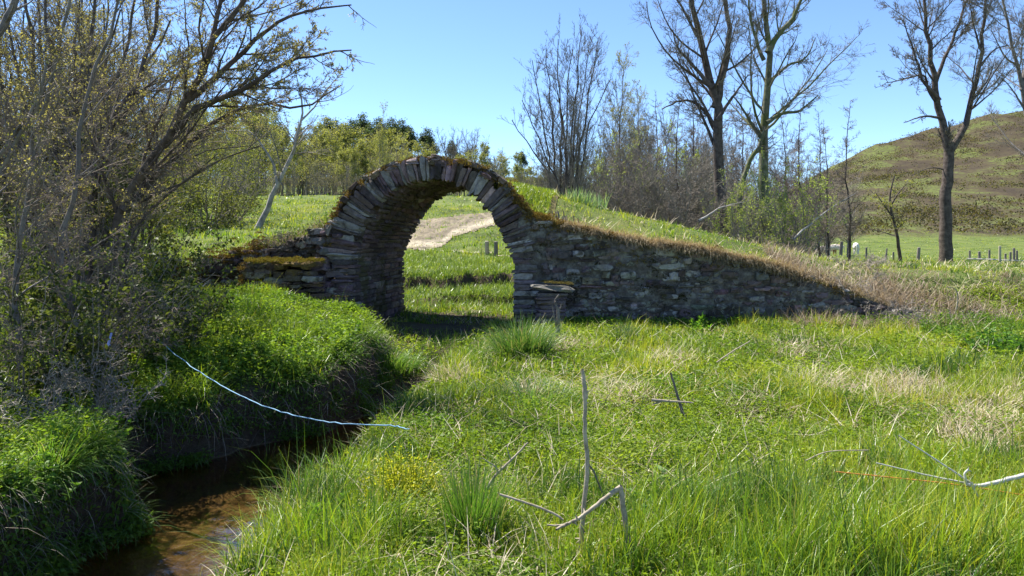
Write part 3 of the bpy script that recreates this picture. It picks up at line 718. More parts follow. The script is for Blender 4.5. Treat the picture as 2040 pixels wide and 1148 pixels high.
        leaves(herbs, P.reshape(-1, 3), D.reshape(-1, 3), sz * rng.uniform(0.6, 1.6, len(q) * per), 0.55, np.repeat(c, per, 0), 0.15)
# longer pale stems lying loose in the meadow
n_ = 2300; x, y = scatter(n_, 2.6, 13); ok, z, s, t = place(x, y); ok &= rng.random(n_) < np.clip(.5 + fbm(x, y, .9, 61, 3), .05, 1); P = np.stack([x, y, z + rng.uniform(.03, .13, n_)], -1)[ok]; n_ = len(P)
blades(straw, P, rng.uniform(.12, .42, n_), rng.uniform(.003, .0075, n_), rng.uniform(0, 6.28, n_), rng.uniform(.9, 1.55, n_), rng.uniform(-.2, .5, n_), lerp_cols(n_, (.40, .35, .24), (.72, .67, .52)), 3)
# leaves and blades spilling down the face of the far bank
n_ = 9000; y = rng.uniform(4.4, 12.2, n_); xl = interp(y, YL, LX); x = xl + wigf(xl, y) - rng.uniform(-0.05, 0.35, n_)
z = np.maximum(ground(x, y), ZW + .02); q = (fbm(y * 1.5, z * 3, 2.0, 9, 3) > -0.15); x, y, z = x[q], y[q], z[q]; n_ = len(x); P = np.stack([x, y, z + rng.uniform(0, .06, n_)], -1)
blades(grass, P, rng.uniform(.10, .34, n_), rng.uniform(.006, .010, n_), -.6 + rng.normal(0, 1.4, n_), rng.uniform(.2, 1.5, n_), rng.uniform(.6, 1.6, n_), lerp_cols(n_, (.05, .11, .02), (.17, .28, .04)), 3)
q = np.repeat(np.arange(n_), 3); PP = P[q] + rng.normal(0, .04, (len(q), 3)) + (.05, 0, 0)
leaves(herbs, PP, rng.normal(0, 1, (len(q), 3)), .045, .55, lerp_cols(len(q), NET0, (.12, .22, .03)), .1)
# dry grass hanging over the top of the right wall
n_ = 20000; s = rng.beta(1.8, 2.0, n_) * 5.6 + 2.2; s = s[rng.random(n_) < np.clip(.55 + fbm(s, s * 0, 2.2, 61, 4) * 1.1, .06, 1)]; n_ = len(s); t = rng.uniform(-0.06, 0.35, n_); z = np.interp(s, TOPR_S, TOPR_Z)
P = BP(s, t, z + rng.normal(0.0, 0.03, n_)); az = -math.pi / 2 + rng.normal(0, 0.5, n_) - RAD(7.7)
k = np.clip(0.35 + 0.3 * fbm(s, s * 0, 2.5, 3), 0.1, 1)
blades(straw, P, rng.uniform(0.10, 0.36, n_) * (0.5 + k), rng.uniform(.005, .011, n_), az, rng.uniform(0.3, 1.3, n_), rng.uniform(0.4, 1.9, n_), lerp_cols(n_, (0.22, 0.16, 0.09), (0.52, 0.43, 0.27)), 3)
# brambly dead stuff at the right end of the wall
n_ = 26000; s = rng.uniform(6.2, 11.5, n_); t = rng.uniform(-1.0, 1.6, n_); q = rng.random(n_) < np.clip(0.5 + fbm(s, t, 1.6, 6, 3) * 0.9, 0.02, 1) * np.clip((11.5 - s) / 2.0, 0, 1); s = s[q]; t = t[q]; n_ = len(s)
P = BP(s, t, 0); P[:, 2] = ground(P[:, 0], P[:, 1]) + rng.uniform(0, 0.12, n_)
blades(straw, P, rng.uniform(0.12, 0.42, n_), rng.uniform(.004, .012, n_), rng.uniform(0, 6.28, n_), rng.uniform(0.2, 1.6, n_), rng.uniform(0, 1.4, n_), lerp_cols(n_, (0.17, 0.12, 0.09), (0.50, 0.41, 0.29)), 3)
# roots and dead grass hanging down the far bank of the stream
n_ = 900; y = rng.uniform(7.4, 12.0, n_); x = interp(y, YL, LX) + wigf(interp(y, YL, LX), y) - rng.uniform(0.02, 0.26, n_)
P = np.stack([x, y, ground(x, y) + 0.03], -1); q = P[:, 2] > -0.5; P = P[q]; n_ = len(P)
blades(straw, P, rng.uniform(0.15, 0.55, n_), rng.uniform(.004, .009, n_), -0.6 + rng.normal(0, 1.2, n_), rng.uniform(0.8, 2.2, n_), rng.uniform(0.2, 1.6, n_), lerp_cols(n_, (0.12, 0.10, 0.08), (0.34, 0.28, 0.22)), 3)
n_ = 600; y = rng.uniform(4.6, 6.4, n_); x = interp(y, YL, LX) + wigf(interp(y, YL, LX), y) - rng.uniform(0.02, 0.4, n_)
P = np.stack([x, y, ground(x, y) + 0.03], -1)
blades(straw, P, rng.uniform(0.15, 0.45, n_), rng.uniform(.003, .006, n_), -0.6 + rng.normal(0, 0.6, n_), rng.uniform(1.0, 2.0, n_), rng.uniform(0.8, 1.4, n_), lerp_cols(n_, (0.14, 0.12, 0.09), (0.36, 0.31, 0.24)), 3)
# nettles and other leafy plants in loose stands
def stand(n_, xs, ys, h0, h1, c0, c1, sz, pairs=7):
    xs = np.asarray(xs); ys = np.asarray(ys); ok, z, s, t = place(xs, ys); xs, ys, z = xs[ok], ys[ok], z[ok]; n_ = len(xs)
    h = rng.uniform(h0, h1, n_); a0 = rng.uniform(0, 6.28, n_); lean = rng.normal(0, 0.12, (n_, 2))
    col = lerp_cols(n_, c0, c1)
    blades(herbs, np.stack([xs, ys, z], -1), h, np.full(n_, 0.006), rng.uniform(0, 6.28, n_), np.abs(lean[:, 0]), np.zeros(n_), col * 0.8, 1)
    for i in range(pairs):
        f = (i + 1.0) / pairs
        for k in (0, 1, 2, 3) if i % 1 == 0 else (0, 1):
            a = a0 + i * 1.57 + k * 1.57 + rng.normal(0, 0.2, n_)
            P = np.stack([xs + lean[:, 0] * h * f, ys + lean[:, 1] * h * f, z + h * f], -1) + rng.normal(0, 0.012, (n_, 3))
            D = np.stack([np.cos(a), np.sin(a), np.full(n_, 0.25) + rng.normal(0, 0.3, n_)], -1)
            leaves(herbs, P, D, sz * (1.15 - 0.6 * f) * rng.uniform(0.7, 1.3, n_), 0.5, col * np.exp(rng.normal(0, 0.1, (n_, 1))), 0.25)
NET0, NET1 = (0.07, 0.15, 0.022), (0.26, 0.39, 0.045)
n_ = 2600; y = rng.uniform(8.0, 13.6, n_); x = interp(y, YL, LX) - rng.gamma(1.6, 0.75, n_) - 0.05; q = fbm(x, y, 1.5, 17, 2) > -0.35
stand(0, x[q], y[q], 0.12, 0.32, NET0, NET1, 0.085)
n_ = 1500; y = rng.uniform(4.0, 7.9, n_); x = interp(y, YL, LX) - rng.gamma(1.8, 0.5, n_) - 0.02
stand(0, x, y, 0.12, 0.34, NET0, NET1, 0.06)
n_ = 1500; s = rng.uniform(1.7, 9.5, n_); t = -rng.gamma(1.5, 0.22, n_) - 0.08; P = BP(s, t, 0)
stand(0, P[:, 0], P[:, 1], 0.06, 0.22, NET0, (0.20, 0.32, 0.04), 0.07, 4)
n_ = 2400; s = rng.uniform(8.0, 13.5, n_); t = -rng.uniform(0.2, 3.4, n_); P = BP(s, t, 0); q = fbm(P[:, 0], P[:, 1], 1.1, 41, 3) > -0.2
stand(0, P[q, 0], P[q, 1], 0.08, 0.24, NET0, (0.15, 0.26, 0.03), 0.065, 5)
# rough tussocks on the ground seen through the arch
n_ = 5200; y = rng.uniform(17.5, 34, n_); x = y * rng.uniform(-.16, .02, n_); ok, z, s, t = place(x, y); ok &= (fbm(x, y, 1.8, 93, 3) > .05) | (np.abs(y - 24.2) < .5) | (np.abs(y - 20.7) < .4); x, y, z = x[ok], y[ok], z[ok]; n_ = len(x)
q = np.repeat(np.arange(n_), 6); P = np.stack([x, y, z], -1)[q] + rng.normal(0, .07, (len(q), 3)) * (1, 1, .1); n_ = len(q)
blades(grass, P, rng.uniform(.15, .42, n_), rng.uniform(.012, .022, n_), rng.uniform(0, 6.28, n_), np.abs(rng.normal(.2, .2, n_)), np.abs(rng.normal(.9, .6, n_)), lerp_cols(n_, (.07, .15, .02), (.26, .34, .06), .15), 3)
# grass on the filled shoulder of the arch
n_ = 9000; s = rng.uniform(.75, 2.1, n_); t = rng.uniform(.15, BW - .05, n_); q = rng.random(n_) < sm((s - .6) / .7); s, t = s[q], t[q]; n_ = len(s)
P = BP(s, t, deckz(s, t)); blades(grass, P, rng.uniform(.05, .17, n_), rng.uniform(.008, .016, n_), rng.uniform(0, 6.28, n_), np.abs(rng.normal(.1, .2, n_)), np.abs(rng.normal(.5, .4, n_)), lerp_cols(n_, G1, G3, .15), 2)
x = rng.normal(1.25, 0.22, 50); y = rng.normal(4.4, 0.2, 50); stand(0, x, y, 0.08, 0.2, (0.10, 0.2, 0.05), (0.16, 0.28, 0.06), 0.07, 5)
# leafy cover over the broken left ramp
n_ = 1100; s = rng.uniform(-3.9, -1.95, n_); t = rng.uniform(0.1, 2.4, n_); P = BP(s, t, 0); z = ground(P[:, 0], P[:, 1])
P[:, 2] = z; k = 6; PP = np.repeat(P, k, 0) + rng.normal(0, 0.06, (n_ * k, 3)) + (0, 0, 0.08)
leaves(herbs, PP, rng.normal(0, 1, (n_ * k, 3)), 0.06, 0.6, lerp_cols(n_ * k, (0.05, 0.085, 0.02), (0.16, 0.22, 0.05)))
n_ = 3500; s = rng.uniform(-3.9, -1.95, n_); t = rng.uniform(0.05, 1.6, n_); P = BP(s, t, 0); P[:, 2] = ground(P[:, 0], P[:, 1]) + 0.02
blades(straw, P, rng.uniform(0.15, 0.4, n_), rng.uniform(.006, .012, n_), rng.uniform(0, 6.28, n_), rng.uniform(0.3, 1.6, n_), rng.uniform(0, 1.2, n_), lerp_cols(n_, (0.15, 0.11, 0.08), (0.42, 0.34, 0.24)), 3)
# tall broad blades standing above the rest
for y0, y1, n_, wd in ((2.5, 4.6, 5200, .0085), (4.6, 7.5, 5000, .009)):
    x, y = scatter(n_, y0, y1); ok, z, s, t = place(x, y); px, py = pix(x, y, z)
    dn = np.clip(blob(px, py, 1750, 1120, 650, 200) + blob(px, py, 560, 1040, 220, 230) + blob(px, py, 1450, 1160, 260, 90) + .10, 0, 1) * (fbm(x, y, 2.2, 77, 3) > -.25)
    left = x < interp(y, YL, LX); dn = np.where(left, .7, dn)
    ok &= rng.random(n_) < dn; x, y, z = x[ok], y[ok], z[ok]; n_ = len(x)
    c = lerp_cols(n_, (.07, .17, .02), (.24, .36, .05), .15)
    blades(grass, np.stack([x, y, z], -1), rng.uniform(.18, .40, n_), wd * rng.uniform(.6, 1.3, n_), rng.uniform(0, 6.28, n_), np.abs(rng.normal(.1, .12, n_)), np.abs(rng.normal(.7, .6, n_)), c, 6, c * (1.3, 1.1, 1.0))
n_ = 14000; y = rng.uniform(7.8, 13.8, n_); x = interp(y, YL, LX) - rng.gamma(1.8, 1.1, n_) + .05; ok, z, s, t = place(x, y); ok &= fbm(x, y, 1.1, 87, 3) > -.1; x, y, z = x[ok], y[ok], z[ok]; n_ = len(x)
c = lerp_cols(n_, (.08, .18, .02), (.24, .36, .05), .15)
blades(grass, np.stack([x, y, z], -1), rng.uniform(.18, .40, n_), .011 * rng.uniform(.6, 1.3, n_), rng.uniform(0, 6.28, n_), np.abs(rng.normal(.1, .12, n_)), np.abs(rng.normal(.6, .5, n_)), c, 4, c * (1.3, 1.1, 1.0))
# heather and scrub on the far hillside
scrub = Bag(); n_ = 22000; y = rng.uniform(152, 335, n_); x = y * rng.uniform(.22, .8, n_); k = fbm(x, y, .09, 8, 5) + rng.normal(0, .45, n_); q = (k > .1) & (rng.random(n_) < (y - 150) / 30); x, y = x[q], y[q]; n_ = len(x); per = 7
P = np.repeat(np.stack([x, y, ground(x, y)], -1), per, 0); P += rng.normal(0, 1, P.shape) * (.8, .8, .3) + (0, 0, .3)
c = np.repeat(lerp_cols(n_, (.06, .048, .03), (.13, .13, .05), .2), per, 0); D = rng.normal(0, 1, P.shape); D[:, 2] = np.abs(D[:, 2])
leaves(scrub, P, D, rng.uniform(.25, .65, len(P)), .8, c); tag(scrub.build("scrub", M["leaf"]), kind="stuff")
tag(grass.build("grass", M["grass"]), kind="stuff")
tag(straw.build("dead_grass", M["straw"]), kind="stuff")
tag(herbs.build("undergrowth", M["leaf"]), kind="stuff")
# ------------------------------------------------------------------ trees
def norm(v): return v / (np.linalg.norm(v, axis=-1, keepdims=True) + 1e-9)
def spawn(P, R, per, ang, t0, t1, Lr, Ls, rr, rmin, seg, wig, trop, k_up=0.0, flat=0.0, taper=0.25, bias=None, prob=None):
    """children of the branches P (B,n,3), R (B,n). Returns (P2, R2)."""
    B, n, _ = P.shape
    per_b = per
    tt = np.sort(rng.uniform(t0, t1, (B, per_b)), 1)
    if prob is not None: pass
    f = tt * (n - 1); i = np.minimum(f.astype(int), n - 2); fr_ = (f - i)[..., None]
    bi = np.arange(B)[:, None]
    base = P[bi, i] * (1 - fr_) + P[bi, i + 1] * fr_
    rad = R[bi, i] * (1 - fr_[..., 0]) + R[bi, i + 1] * fr_[..., 0]
    T = norm(P[bi, i + 1] - P[bi, i])
    rnd = rng.normal(0, 1, T.shape); rnd[..., 2] *= (1 - flat)
    S = norm(rnd - (rnd * T).sum(-1, keepdims=True) * T)
    a = np.radians(rng.normal(ang, 9, tt.shape))[..., None]
    D = norm(T * np.cos(a) + S * np.sin(a))
    if bias is not None: D = norm(D + np.array(bias))
    plen = np.linalg.norm(np.diff(P, axis=1), axis=2).sum(1)
    L = Lr * plen[:, None] * (1 - Ls * (tt - t0) / max(t1 - t0, 1e-6)) * rng.uniform(0.55, 1.25, tt.shape)
    r0 = np.maximum(rad * rr, rmin)
    kp = (rng.random(tt.shape) < np.clip(plen / (0.9 * plen.mean()), .25, 1)[:, None]).reshape(-1)
    base = base.reshape(-1, 3)[kp]; L = L.reshape(-1)[kp]; r0 = r0.reshape(-1)[kp]; D = D.reshape(-1, 3)[kp]
    base = base.reshape(-1, 3); D = D.reshape(-1, 3); L = L.reshape(-1); r0 = r0.reshape(-1)
    return grow(base, D, L, r0, seg, wig, trop, taper)
def grow(base, D, L, r0, seg, wig, trop, taper=0.25, rend=None):
    n_ = len(base); P = np.zeros((n_, seg + 1, 3)); P[:, 0] = base; d = D.copy()
    for s in range(seg):
        d = norm(d + rng.normal(0, wig, (n_, 3)) + np.array(trop))
        P[:, s + 1] = P[:, s] + d * (L / seg)[:, None]
    t = np.linspace(0, 1, seg + 1)
    R = r0[:, None] * (1 - (1 - taper) * t[None])
    return P, R
def tree_parts(name, root, limbs, levels, bark, twig, leafspec=None, k0=7, limb_levels=1, scale=1.0):
    """limbs: list of (points, r0, r1) in world coordinates; levels: list of dicts for spawn"""
    off = np.array(root.location)
    wood = Bag(); tw = Bag(); last = None
    n0 = 14
    PP, RR = [], []
    for pts, r0, r1 in limbs:
        c = catmull(np.asarray(pts, float), 6); p = resample(c, n0)
        L = np.linalg.norm(np.diff(p, axis=0), axis=1).sum()
        p[1:-1] += rng.normal(0, 0.004 * L, (n0 - 2, 3))
        PP.append(p); RR.append(r0 + (r1 - r0) * np.linspace(0, 1, n0) ** 0.85)
    P, R = np.array(PP), np.array(RR)
    R[:, 0] *= 1.15
    V, Qs = tubes(P, R, k0); wood.add(V - off, Qs)
    allv = []; out = []
    src = (P, R)
    for li, lv in enumerate(levels):
        lv = dict(lv); k = lv.pop("k", 3); frm = lv.pop("frm", "prev"); inwood = lv.pop("wood", False); keep = lv.pop("keep", None)
        s = {"prev": src, "limbs": (P, R)}.get(frm) or out[frm]
        p2, r2 = spawn(s[0], s[1], **lv)
        if keep is not None:
            q = keep(p2[:, 0], p2[:, -1]); p2, r2 = p2[q], r2[q]
        V, Qs = tubes(p2, r2, k); (wood if inwood else tw).add(V - off, Qs)
        src = (p2, r2); out.append(src)
    wood.build("trunk", bark, root, smooth=True)
    cr = tw.build("crown", twig, root) if tw.V else None
    if leafspec:
        lb = Bag()
        for sp in (leafspec if isinstance(leafspec, list) else [leafspec]):
            s = out[sp.get("lvl", -1)]; per = sp["per"]; B, n, _ = s[0].shape
            tt = rng.uniform(sp.get("t0", 0.1), 1, (B, per)) * (n - 1); i = np.minimum(tt.astype(int), n - 2); fr_ = (tt - i)[..., None]; bi = np.arange(B)[:, None]
            pt = (s[0][bi, i] * (1 - fr_) + s[0][bi, i + 1] * fr_).reshape(-1, 3)
            pt = pt + rng.normal(0, sp.get("jit", 0.01), pt.shape)
            D = rng.normal(0, 1, pt.shape) + np.array(sp.get("dir", (0, 0, -0.2)))
            q = rng.random(len(pt)) < sp.get("p", 1.0) * np.clip(0.6 + 0.8 * fbm(pt[:, 0] + pt[:, 1], pt[:, 2], sp.get("cf", 1.2), 3, 2), 0.1, 1)
            pt, D = pt[q], D[q]
            leaves(lb, pt - off, D, sp["size"] * rng.uniform(0.6, 1.4, len(pt)), sp.get("asp", 0.5), lerp_cols(len(pt), sp["c0"], sp["c1"], 0.15), 0.0)
        lb.build("foliage", M["leaf"], root)
    return out
def LV(per, ang, t0, t1, Lr, rr, seg, wig, trop=(0, 0, 0), Ls=0.5, rmin=0.003, k=3, **kw):
    return dict(per=per, ang=ang, t0=t0, t1=t1, Lr=Lr, Ls=Ls, rr=rr, rmin=rmin, seg=seg, wig=wig, trop=trop, k=k, **kw)
THIN = 0.54
def WP(lst, Y):
    return [W(p[0], p[1], (p[2] if len(p) > 2 else Y)) for p in lst]
def groot(name, px, Y, label, cat, group=None):
    x = (px - 1020) / 1500.0 * Y; z = float(ground(x, Y))
    o = empty(name, (x, Y, z)); tag(o, label, cat, group); return o

# --- big bare tree with two leaders, standing in the grove
Yb = 27.0
r = groot("bare_tree", 1440, Yb, "tall bare tree with thick dark trunk and forked top in the grove", "tree", "bare trees behind the bridge")
z0 = r.location.z
limbs = [([(r.location.x, Yb, z0 - 0.2)] + WP([(1432, 330), (1425, 220), (1408, 120), (1385, 30), (1368, -80), (1362, -160)], Yb), 0.27, 0.045),
         (WP([(1425, 215), (1445, 130), (1452, 60), (1440, -30), (1448, -130)], Yb), 0.15, 0.03),
         (WP([(1428, 262), (1398, 215), (1362, 200), (1318, 218)], Yb + .5), 0.09, 0.02),
         (WP([(1418, 175), (1380, 130), (1350, 95), (1340, 60)], Yb - .5), 0.09, 0.02),
         (WP([(1428, 240), (1462, 190), (1490, 150)], Yb - .5), 0.08, 0.02),
         (WP([(1400, 90), (1372, 40), (1345, -10), (1330, -60)], Yb), 0.07, 0.015)]
BARE = [LV(16, 44, .2, 1, .40, .36, 9, .08, (0, 0, .07), k=5, wood=True, rmin=.014, Ls=.55), LV(11, 42, .1, 1, .42, .45, 7, .10, (0, 0, .06), rmin=.009), LV(9, 42, .1, 1, .48, .6, 5, .11, (0, 0, .05), rmin=.007), LV(5, 40, .15, 1, .55, .7, 3, .12, (0, 0, .04), rmin=.0055)]
tree_parts("", r, limbs, [dict(BARE[0], keep=lambda a, b_: a[:, 2] > 4.6)] + BARE[1:], M["bark_dark"], M["twig_grey"])
r = groot("bare_tree", 1528, 29, "tall bare tree with ivy green trunk and wide rising limbs in the grove", "tree", "bare trees behind the bridge")
z0 = r.location.z; x0 = r.location.x
limbs = [([(x0, 29, z0 - 0.2)] + WP([(1524, 400), (1522, 300), (1528, 200), (1532, 120), (1525, 40), (1520, -60), (1522, -150)], 29), 0.26, 0.04),
         (WP([(1530, 105), (1550, 70), (1580, 35), (1598, -10), (1600, -60)], 29), 0.13, 0.03),
         (WP([(1524, 285), (1500, 250), (1478, 215), (1460, 190)], 29), 0.10, 0.02),
         (WP([(1527, 245), (1560, 225), (1590, 222), (1630, 190)], 28.5), 0.09, 0.02),
         (WP([(1530, 165), (1570, 130), (1605, 115), (1625, 75)], 29.5), 0.08, 0.015),
         (WP([(1522, 120), (1500, 60), (1492, 0), (1495, -60)], 29), 0.08, 0.015),
         (WP([(1475, 470), (1473, 400), (1490, 330), (1515, 285), (1522, 262)], 28.6), 0.13, 0.07)]
tree_parts("", r, limbs, [dict(BARE[0], keep=lambda a, b_: a[:, 2] > 4.6)] + BARE[1:], M["bark_ivy"], M["twig_grey"])
# --- lone forked tree in the pasture
Yr = 30.0
r = groot("bare_tree", 1885, Yr, "lone bare forked tree with stout dark trunk in the pasture beneath the hill", "tree", "bare trees behind the bridge")
z0 = r.location.z; x0 = r.location.x
limbs = [([(x0, Yr, z0 - 0.2)] + WP([(1884, 440), (1887, 370), (1892, 310), (1890, 285)], Yr), 0.27, 0.19),
         (WP([(1891, 300), (1878, 240), (1866, 190), (1858, 120), (1845, 60), (1842, 0), (1838, -90)], Yr), 0.17, 0.03),
         (WP([(1894, 300), (1915, 270), (1932, 215), (1948, 150), (1955, 90), (1962, 20), (1968, -80)], Yr), 0.14, 0.03),
         (WP([(1874, 215), (1850, 180), (1842, 150), (1815, 155), (1765, 165)], Yr), 0.07, 0.015),
         (WP([(1872, 235), (1840, 232), (1800, 245)], Yr), 0.06, 0.012),
         (WP([(1862, 170), (1885, 110), (1905, 60), (1925, 0), (1935, -60)], Yr + .6), 0.09, 0.02),
         (WP([(1872, 200), (1840, 160), (1820, 100), (1800, 40)], Yr - .5), 0.08, 0.015),
         (WP([(1955, 130), (1980, 100), (2010, 90)], Yr), 0.05, 0.012),
         (WP([(1890, 340), (1855, 335), (1815, 350)], Yr), 0.035, 0.01),
         (WP([(1955, 100), (1942, 60), (1930, 0)], Yr), 0.05, 0.012)]
tree_parts("", r, limbs, [dict(BARE[0], keep=lambda a, b_: a[:, 2] > 4.6)] + BARE[1:], M["bark_dark"], M["twig_grey"])
r = groot("bare_tree", 2075, 32, "pale bare tree reaching in at the edge above the hillside, beyond the lone forked tree", "tree", "bare trees behind the bridge")
z0 = r.location.z; x0 = r.location.x
limbs = [([(x0, 32, z0 - 0.2)] + WP([(2070, 350), (2048, 240), (2036, 180), (2020, 110), (2003, 50), (1995, -40)], 32), 0.2, 0.03),
         (WP([(2036, 180), (2050, 90), (2055, 0), (2060, -90)], 32), 0.09, 0.02), (WP([(2042, 220), (2010, 170), (1985, 150)], 32), 0.05, 0.012), (WP([(2024, 130), (2000, 110), (1975, 60)], 32), 0.05, 0.012)]
tree_parts("", r, limbs, [dict(BARE[0], keep=lambda a, b_: a[:, 2] > 4.6)] + BARE[1:], M["bark_grey"], M["twig_grey"])
# --- coppiced clump of slim stems behind the hump of the bridge
Yc = 25.0
r = groot("coppiced_alder", 1135, Yc, "clump of slim bare upright stems rising behind the hump of the bridge", "tree", "bare trees behind the bridge")
z0 = r.location.z; limbs = []
for bx, tx, ty in ((1108, 1020, 240), (1100, 1060, 120), (1110, 1088, 95), (1118, 1112, 78), (1126, 1135, 92), (1130, 1160, 55), (1140, 1172, 100), (1146, 1192, 75), (1150, 1215, 160), (1122, 1040, 200), (1140, 1150, 130), (1135, 1105, 150)):
    yy = Yc + rng.uniform(-.8, .8)
    xb = (bx - 1020) / 1500 * Yc
    mid_ = (bx * 0.62 + tx * 0.38, 250)
    limbs.append(([(xb, yy, z0 - .1)] + WP([(bx * 0.93 + tx * 0.07, 385), (mid_[0], 255 if ty < 200 else 320), (tx, ty)], yy), rng.uniform(.045, .075), 0.012))
tree_parts("", r, limbs, [LV(24, 36, .2, 1, .24, .4, 6, .07, (0, 0, .10), rmin=.008), LV(9, 36, .1, 1, .42, .6, 5, .09, (0, 0, .08), rmin=.0065), LV(6, 38, .1, 1, .5, .7, 3, .1, (0, 0, .05), rmin=.005)], M["bark_dark"], M["twig_grey"])

# --- slim alders: one kind, copied
def slim(name, h, kind, label, cat, group, loc, seed):
    o = empty(name, loc); tag(o, label, cat, group)
    off = np.array(loc, float)
    pts = [off + (0, 0, -.1), off + (h * .01, 0, h * .3), off + (-h * .015, h * .01, h * .62), off + (h * .01, 0, h)]
    if kind == "alder":
        tree_parts("", o, [(pts, .10, .012)], [LV(85, 68, .15, 1, .21, .3, 6, .08, (0, 0, .04), Ls=.8, rmin=.010), LV(11, 45, .1, 1, .42, .6, 4, .12, (0, 0, .03), rmin=.008), LV(6, 42, .1, 1, .5, .7, 3, .12, rmin=.007)], M["bark_dark"], M["twig_brown"])
    else:
        tree_parts("", o, [(pts, .12, .015)], [LV(60, 38, .2, 1, .30, .35, 6, .09, (0, 0, .07), Ls=.6, rmin=.01), LV(10, 38, .1, 1, .42, .6, 5, .11, (0, 0, .02), rmin=.007), LV(6, 40, .1, 1, .5, .7, 3, .12, (0, 0, -.03), rmin=.006)], M["bark_grey"], M["twig_grey"],
                   dict(per=5, size=.06, c0=(.22, .22, .07), c1=(.36, .36, .13), p=.9, jit=.03))
    return o
def gz(px, Y): x = (px - 1020) / 1500.0 * Y; return (x, Y, float(ground(x, Y)) - .05)
def hgt(px, top, Y): g = gz(px, Y); return EYE + (470 - top) / 1500.0 * Y - g[2]
first = {}
ald = [("slim dark alder with a narrow pointed top, standing apart at the end of the grove", 1690, 200, 34),
       ("slim dark alder in the cluster by the hill foot, just inside the pointed one", 1652, 245, 33), ("slim dark alder leaning slightly in the cluster beside the cow pasture", 1632, 225, 36),
       ("thin dark alder between the ivy trunk and the pasture cluster", 1602, 205, 35), ("thin alder close beside the tall ivy green trunk", 1572, 210, 38),
       ("slim bare alder just before the thick dark forked trunk", 1380, 170, 33), ("slim bare alder with twiggy top between brush and dark trunk", 1355, 195, 30), ("low dark alder at the brushy middle of the grove", 1308, 190, 36),
       ("dark alder rising between the two tallest trunks", 1478, 200, 36), ("short slim alder at the far edge of the grove before the hill foot", 1612, 300, 42)]
for i, (lab, px, top, Yt) in enumerate(ald):
    h = hgt(px, top, Yt)
    key = i % 3
    if key not in first:
        first[key] = (slim("slim_alder", 10.0, "alder", lab, "tree", "slim alders behind the bridge", gz(px, Yt), i)); o = first[key]
    else:
        o = copy_tree(first[key], gz(px, Yt), i * 2.1); o["label"] = lab
    o.rotation_euler = (0, RAD(rng.uniform(-3, 3)), i * 2.1); o.scale = (h / 10 * .9, h / 10 * .9, h / 10)
o = slim("budding_tree", 9.5, "bud", "pale budding tree with a soft yellowish top beside the clump of slim stems", "tree", None, gz(1240, 34), 1)
h = hgt(1240, 140, 34); o.scale = (h / 9.5 * .8, h / 9.5 * .8, h / 9.5)
o2 = copy_tree(o, gz(1272, 38), 2.2, (.7, .7, hgt(1272, 210, 38) / 9.5)); o2["label"] = "lower budding tree just behind the taller pale budding tree"

# --- brush: dense bare or half leafy bushes, one builder
def bush(name, label, px, Y, h, wdt, n0, lv, bark, twig, leaf=None, group=None, cat="bush", lean=(0, 0), zoff=0.0, base=.25, r0=.02, up=.9):
    g = gz(px, Y); o = empty(name, g); tag(o, label, cat, group); off = np.array(g)
    limbs = []
    for k in range(n0):
        a = rng.uniform(0, 6.28); rr_ = rng.uniform(0.1, 1) ** .7
        b_ = off + (math.cos(a) * base * rr_ * wdt, math.sin(a) * base * rr_ * wdt, -.05)
        hh = h * rng.uniform(.6, 1.05) * (1 - .25 * rr_)
        e = b_ + (math.cos(a) * wdt * .5 * rr_ + lean[0] * hh, math.sin(a) * wdt * .5 * rr_ + lean[1] * hh, hh)
        m_ = b_ * .5 + e * .5 + rng.normal(0, .06 * h, 3) + (0, 0, .05 * h)
        limbs.append(([b_, m_, e], r0 * rng.uniform(.6, 1.3), r0 * .25))
    tree_parts("", o, limbs, lv, bark, twig, leaf, k0=5)
    return o
BR = [LV(10, 38, .05, 1, .45, .5, 5, .14, (0, 0, .05), rmin=.008), LV(9, 40, .1, 1, .5, .6, 4, .16, (0, 0, .02), rmin=.006), LV(6, 42, .1, 1, .5, .7, 3, .16, rmin=.005)]
GB = "bare brushy bushes behind the ramp"
b0 = bush("bare_bush", "broad tangle of bare grey brush right of the slim stem clump", 1250, 27, 4.6, 3.0, 22, BR, M["bark_grey"], M["twig_grey"], None, GB)
b1 = bush("bare_bush", "bare brown brush below the middle of the grove", 1345, 26, 4.0, 3.2, 22, BR, M["bark_grey"], M["twig_grey"], None, GB)
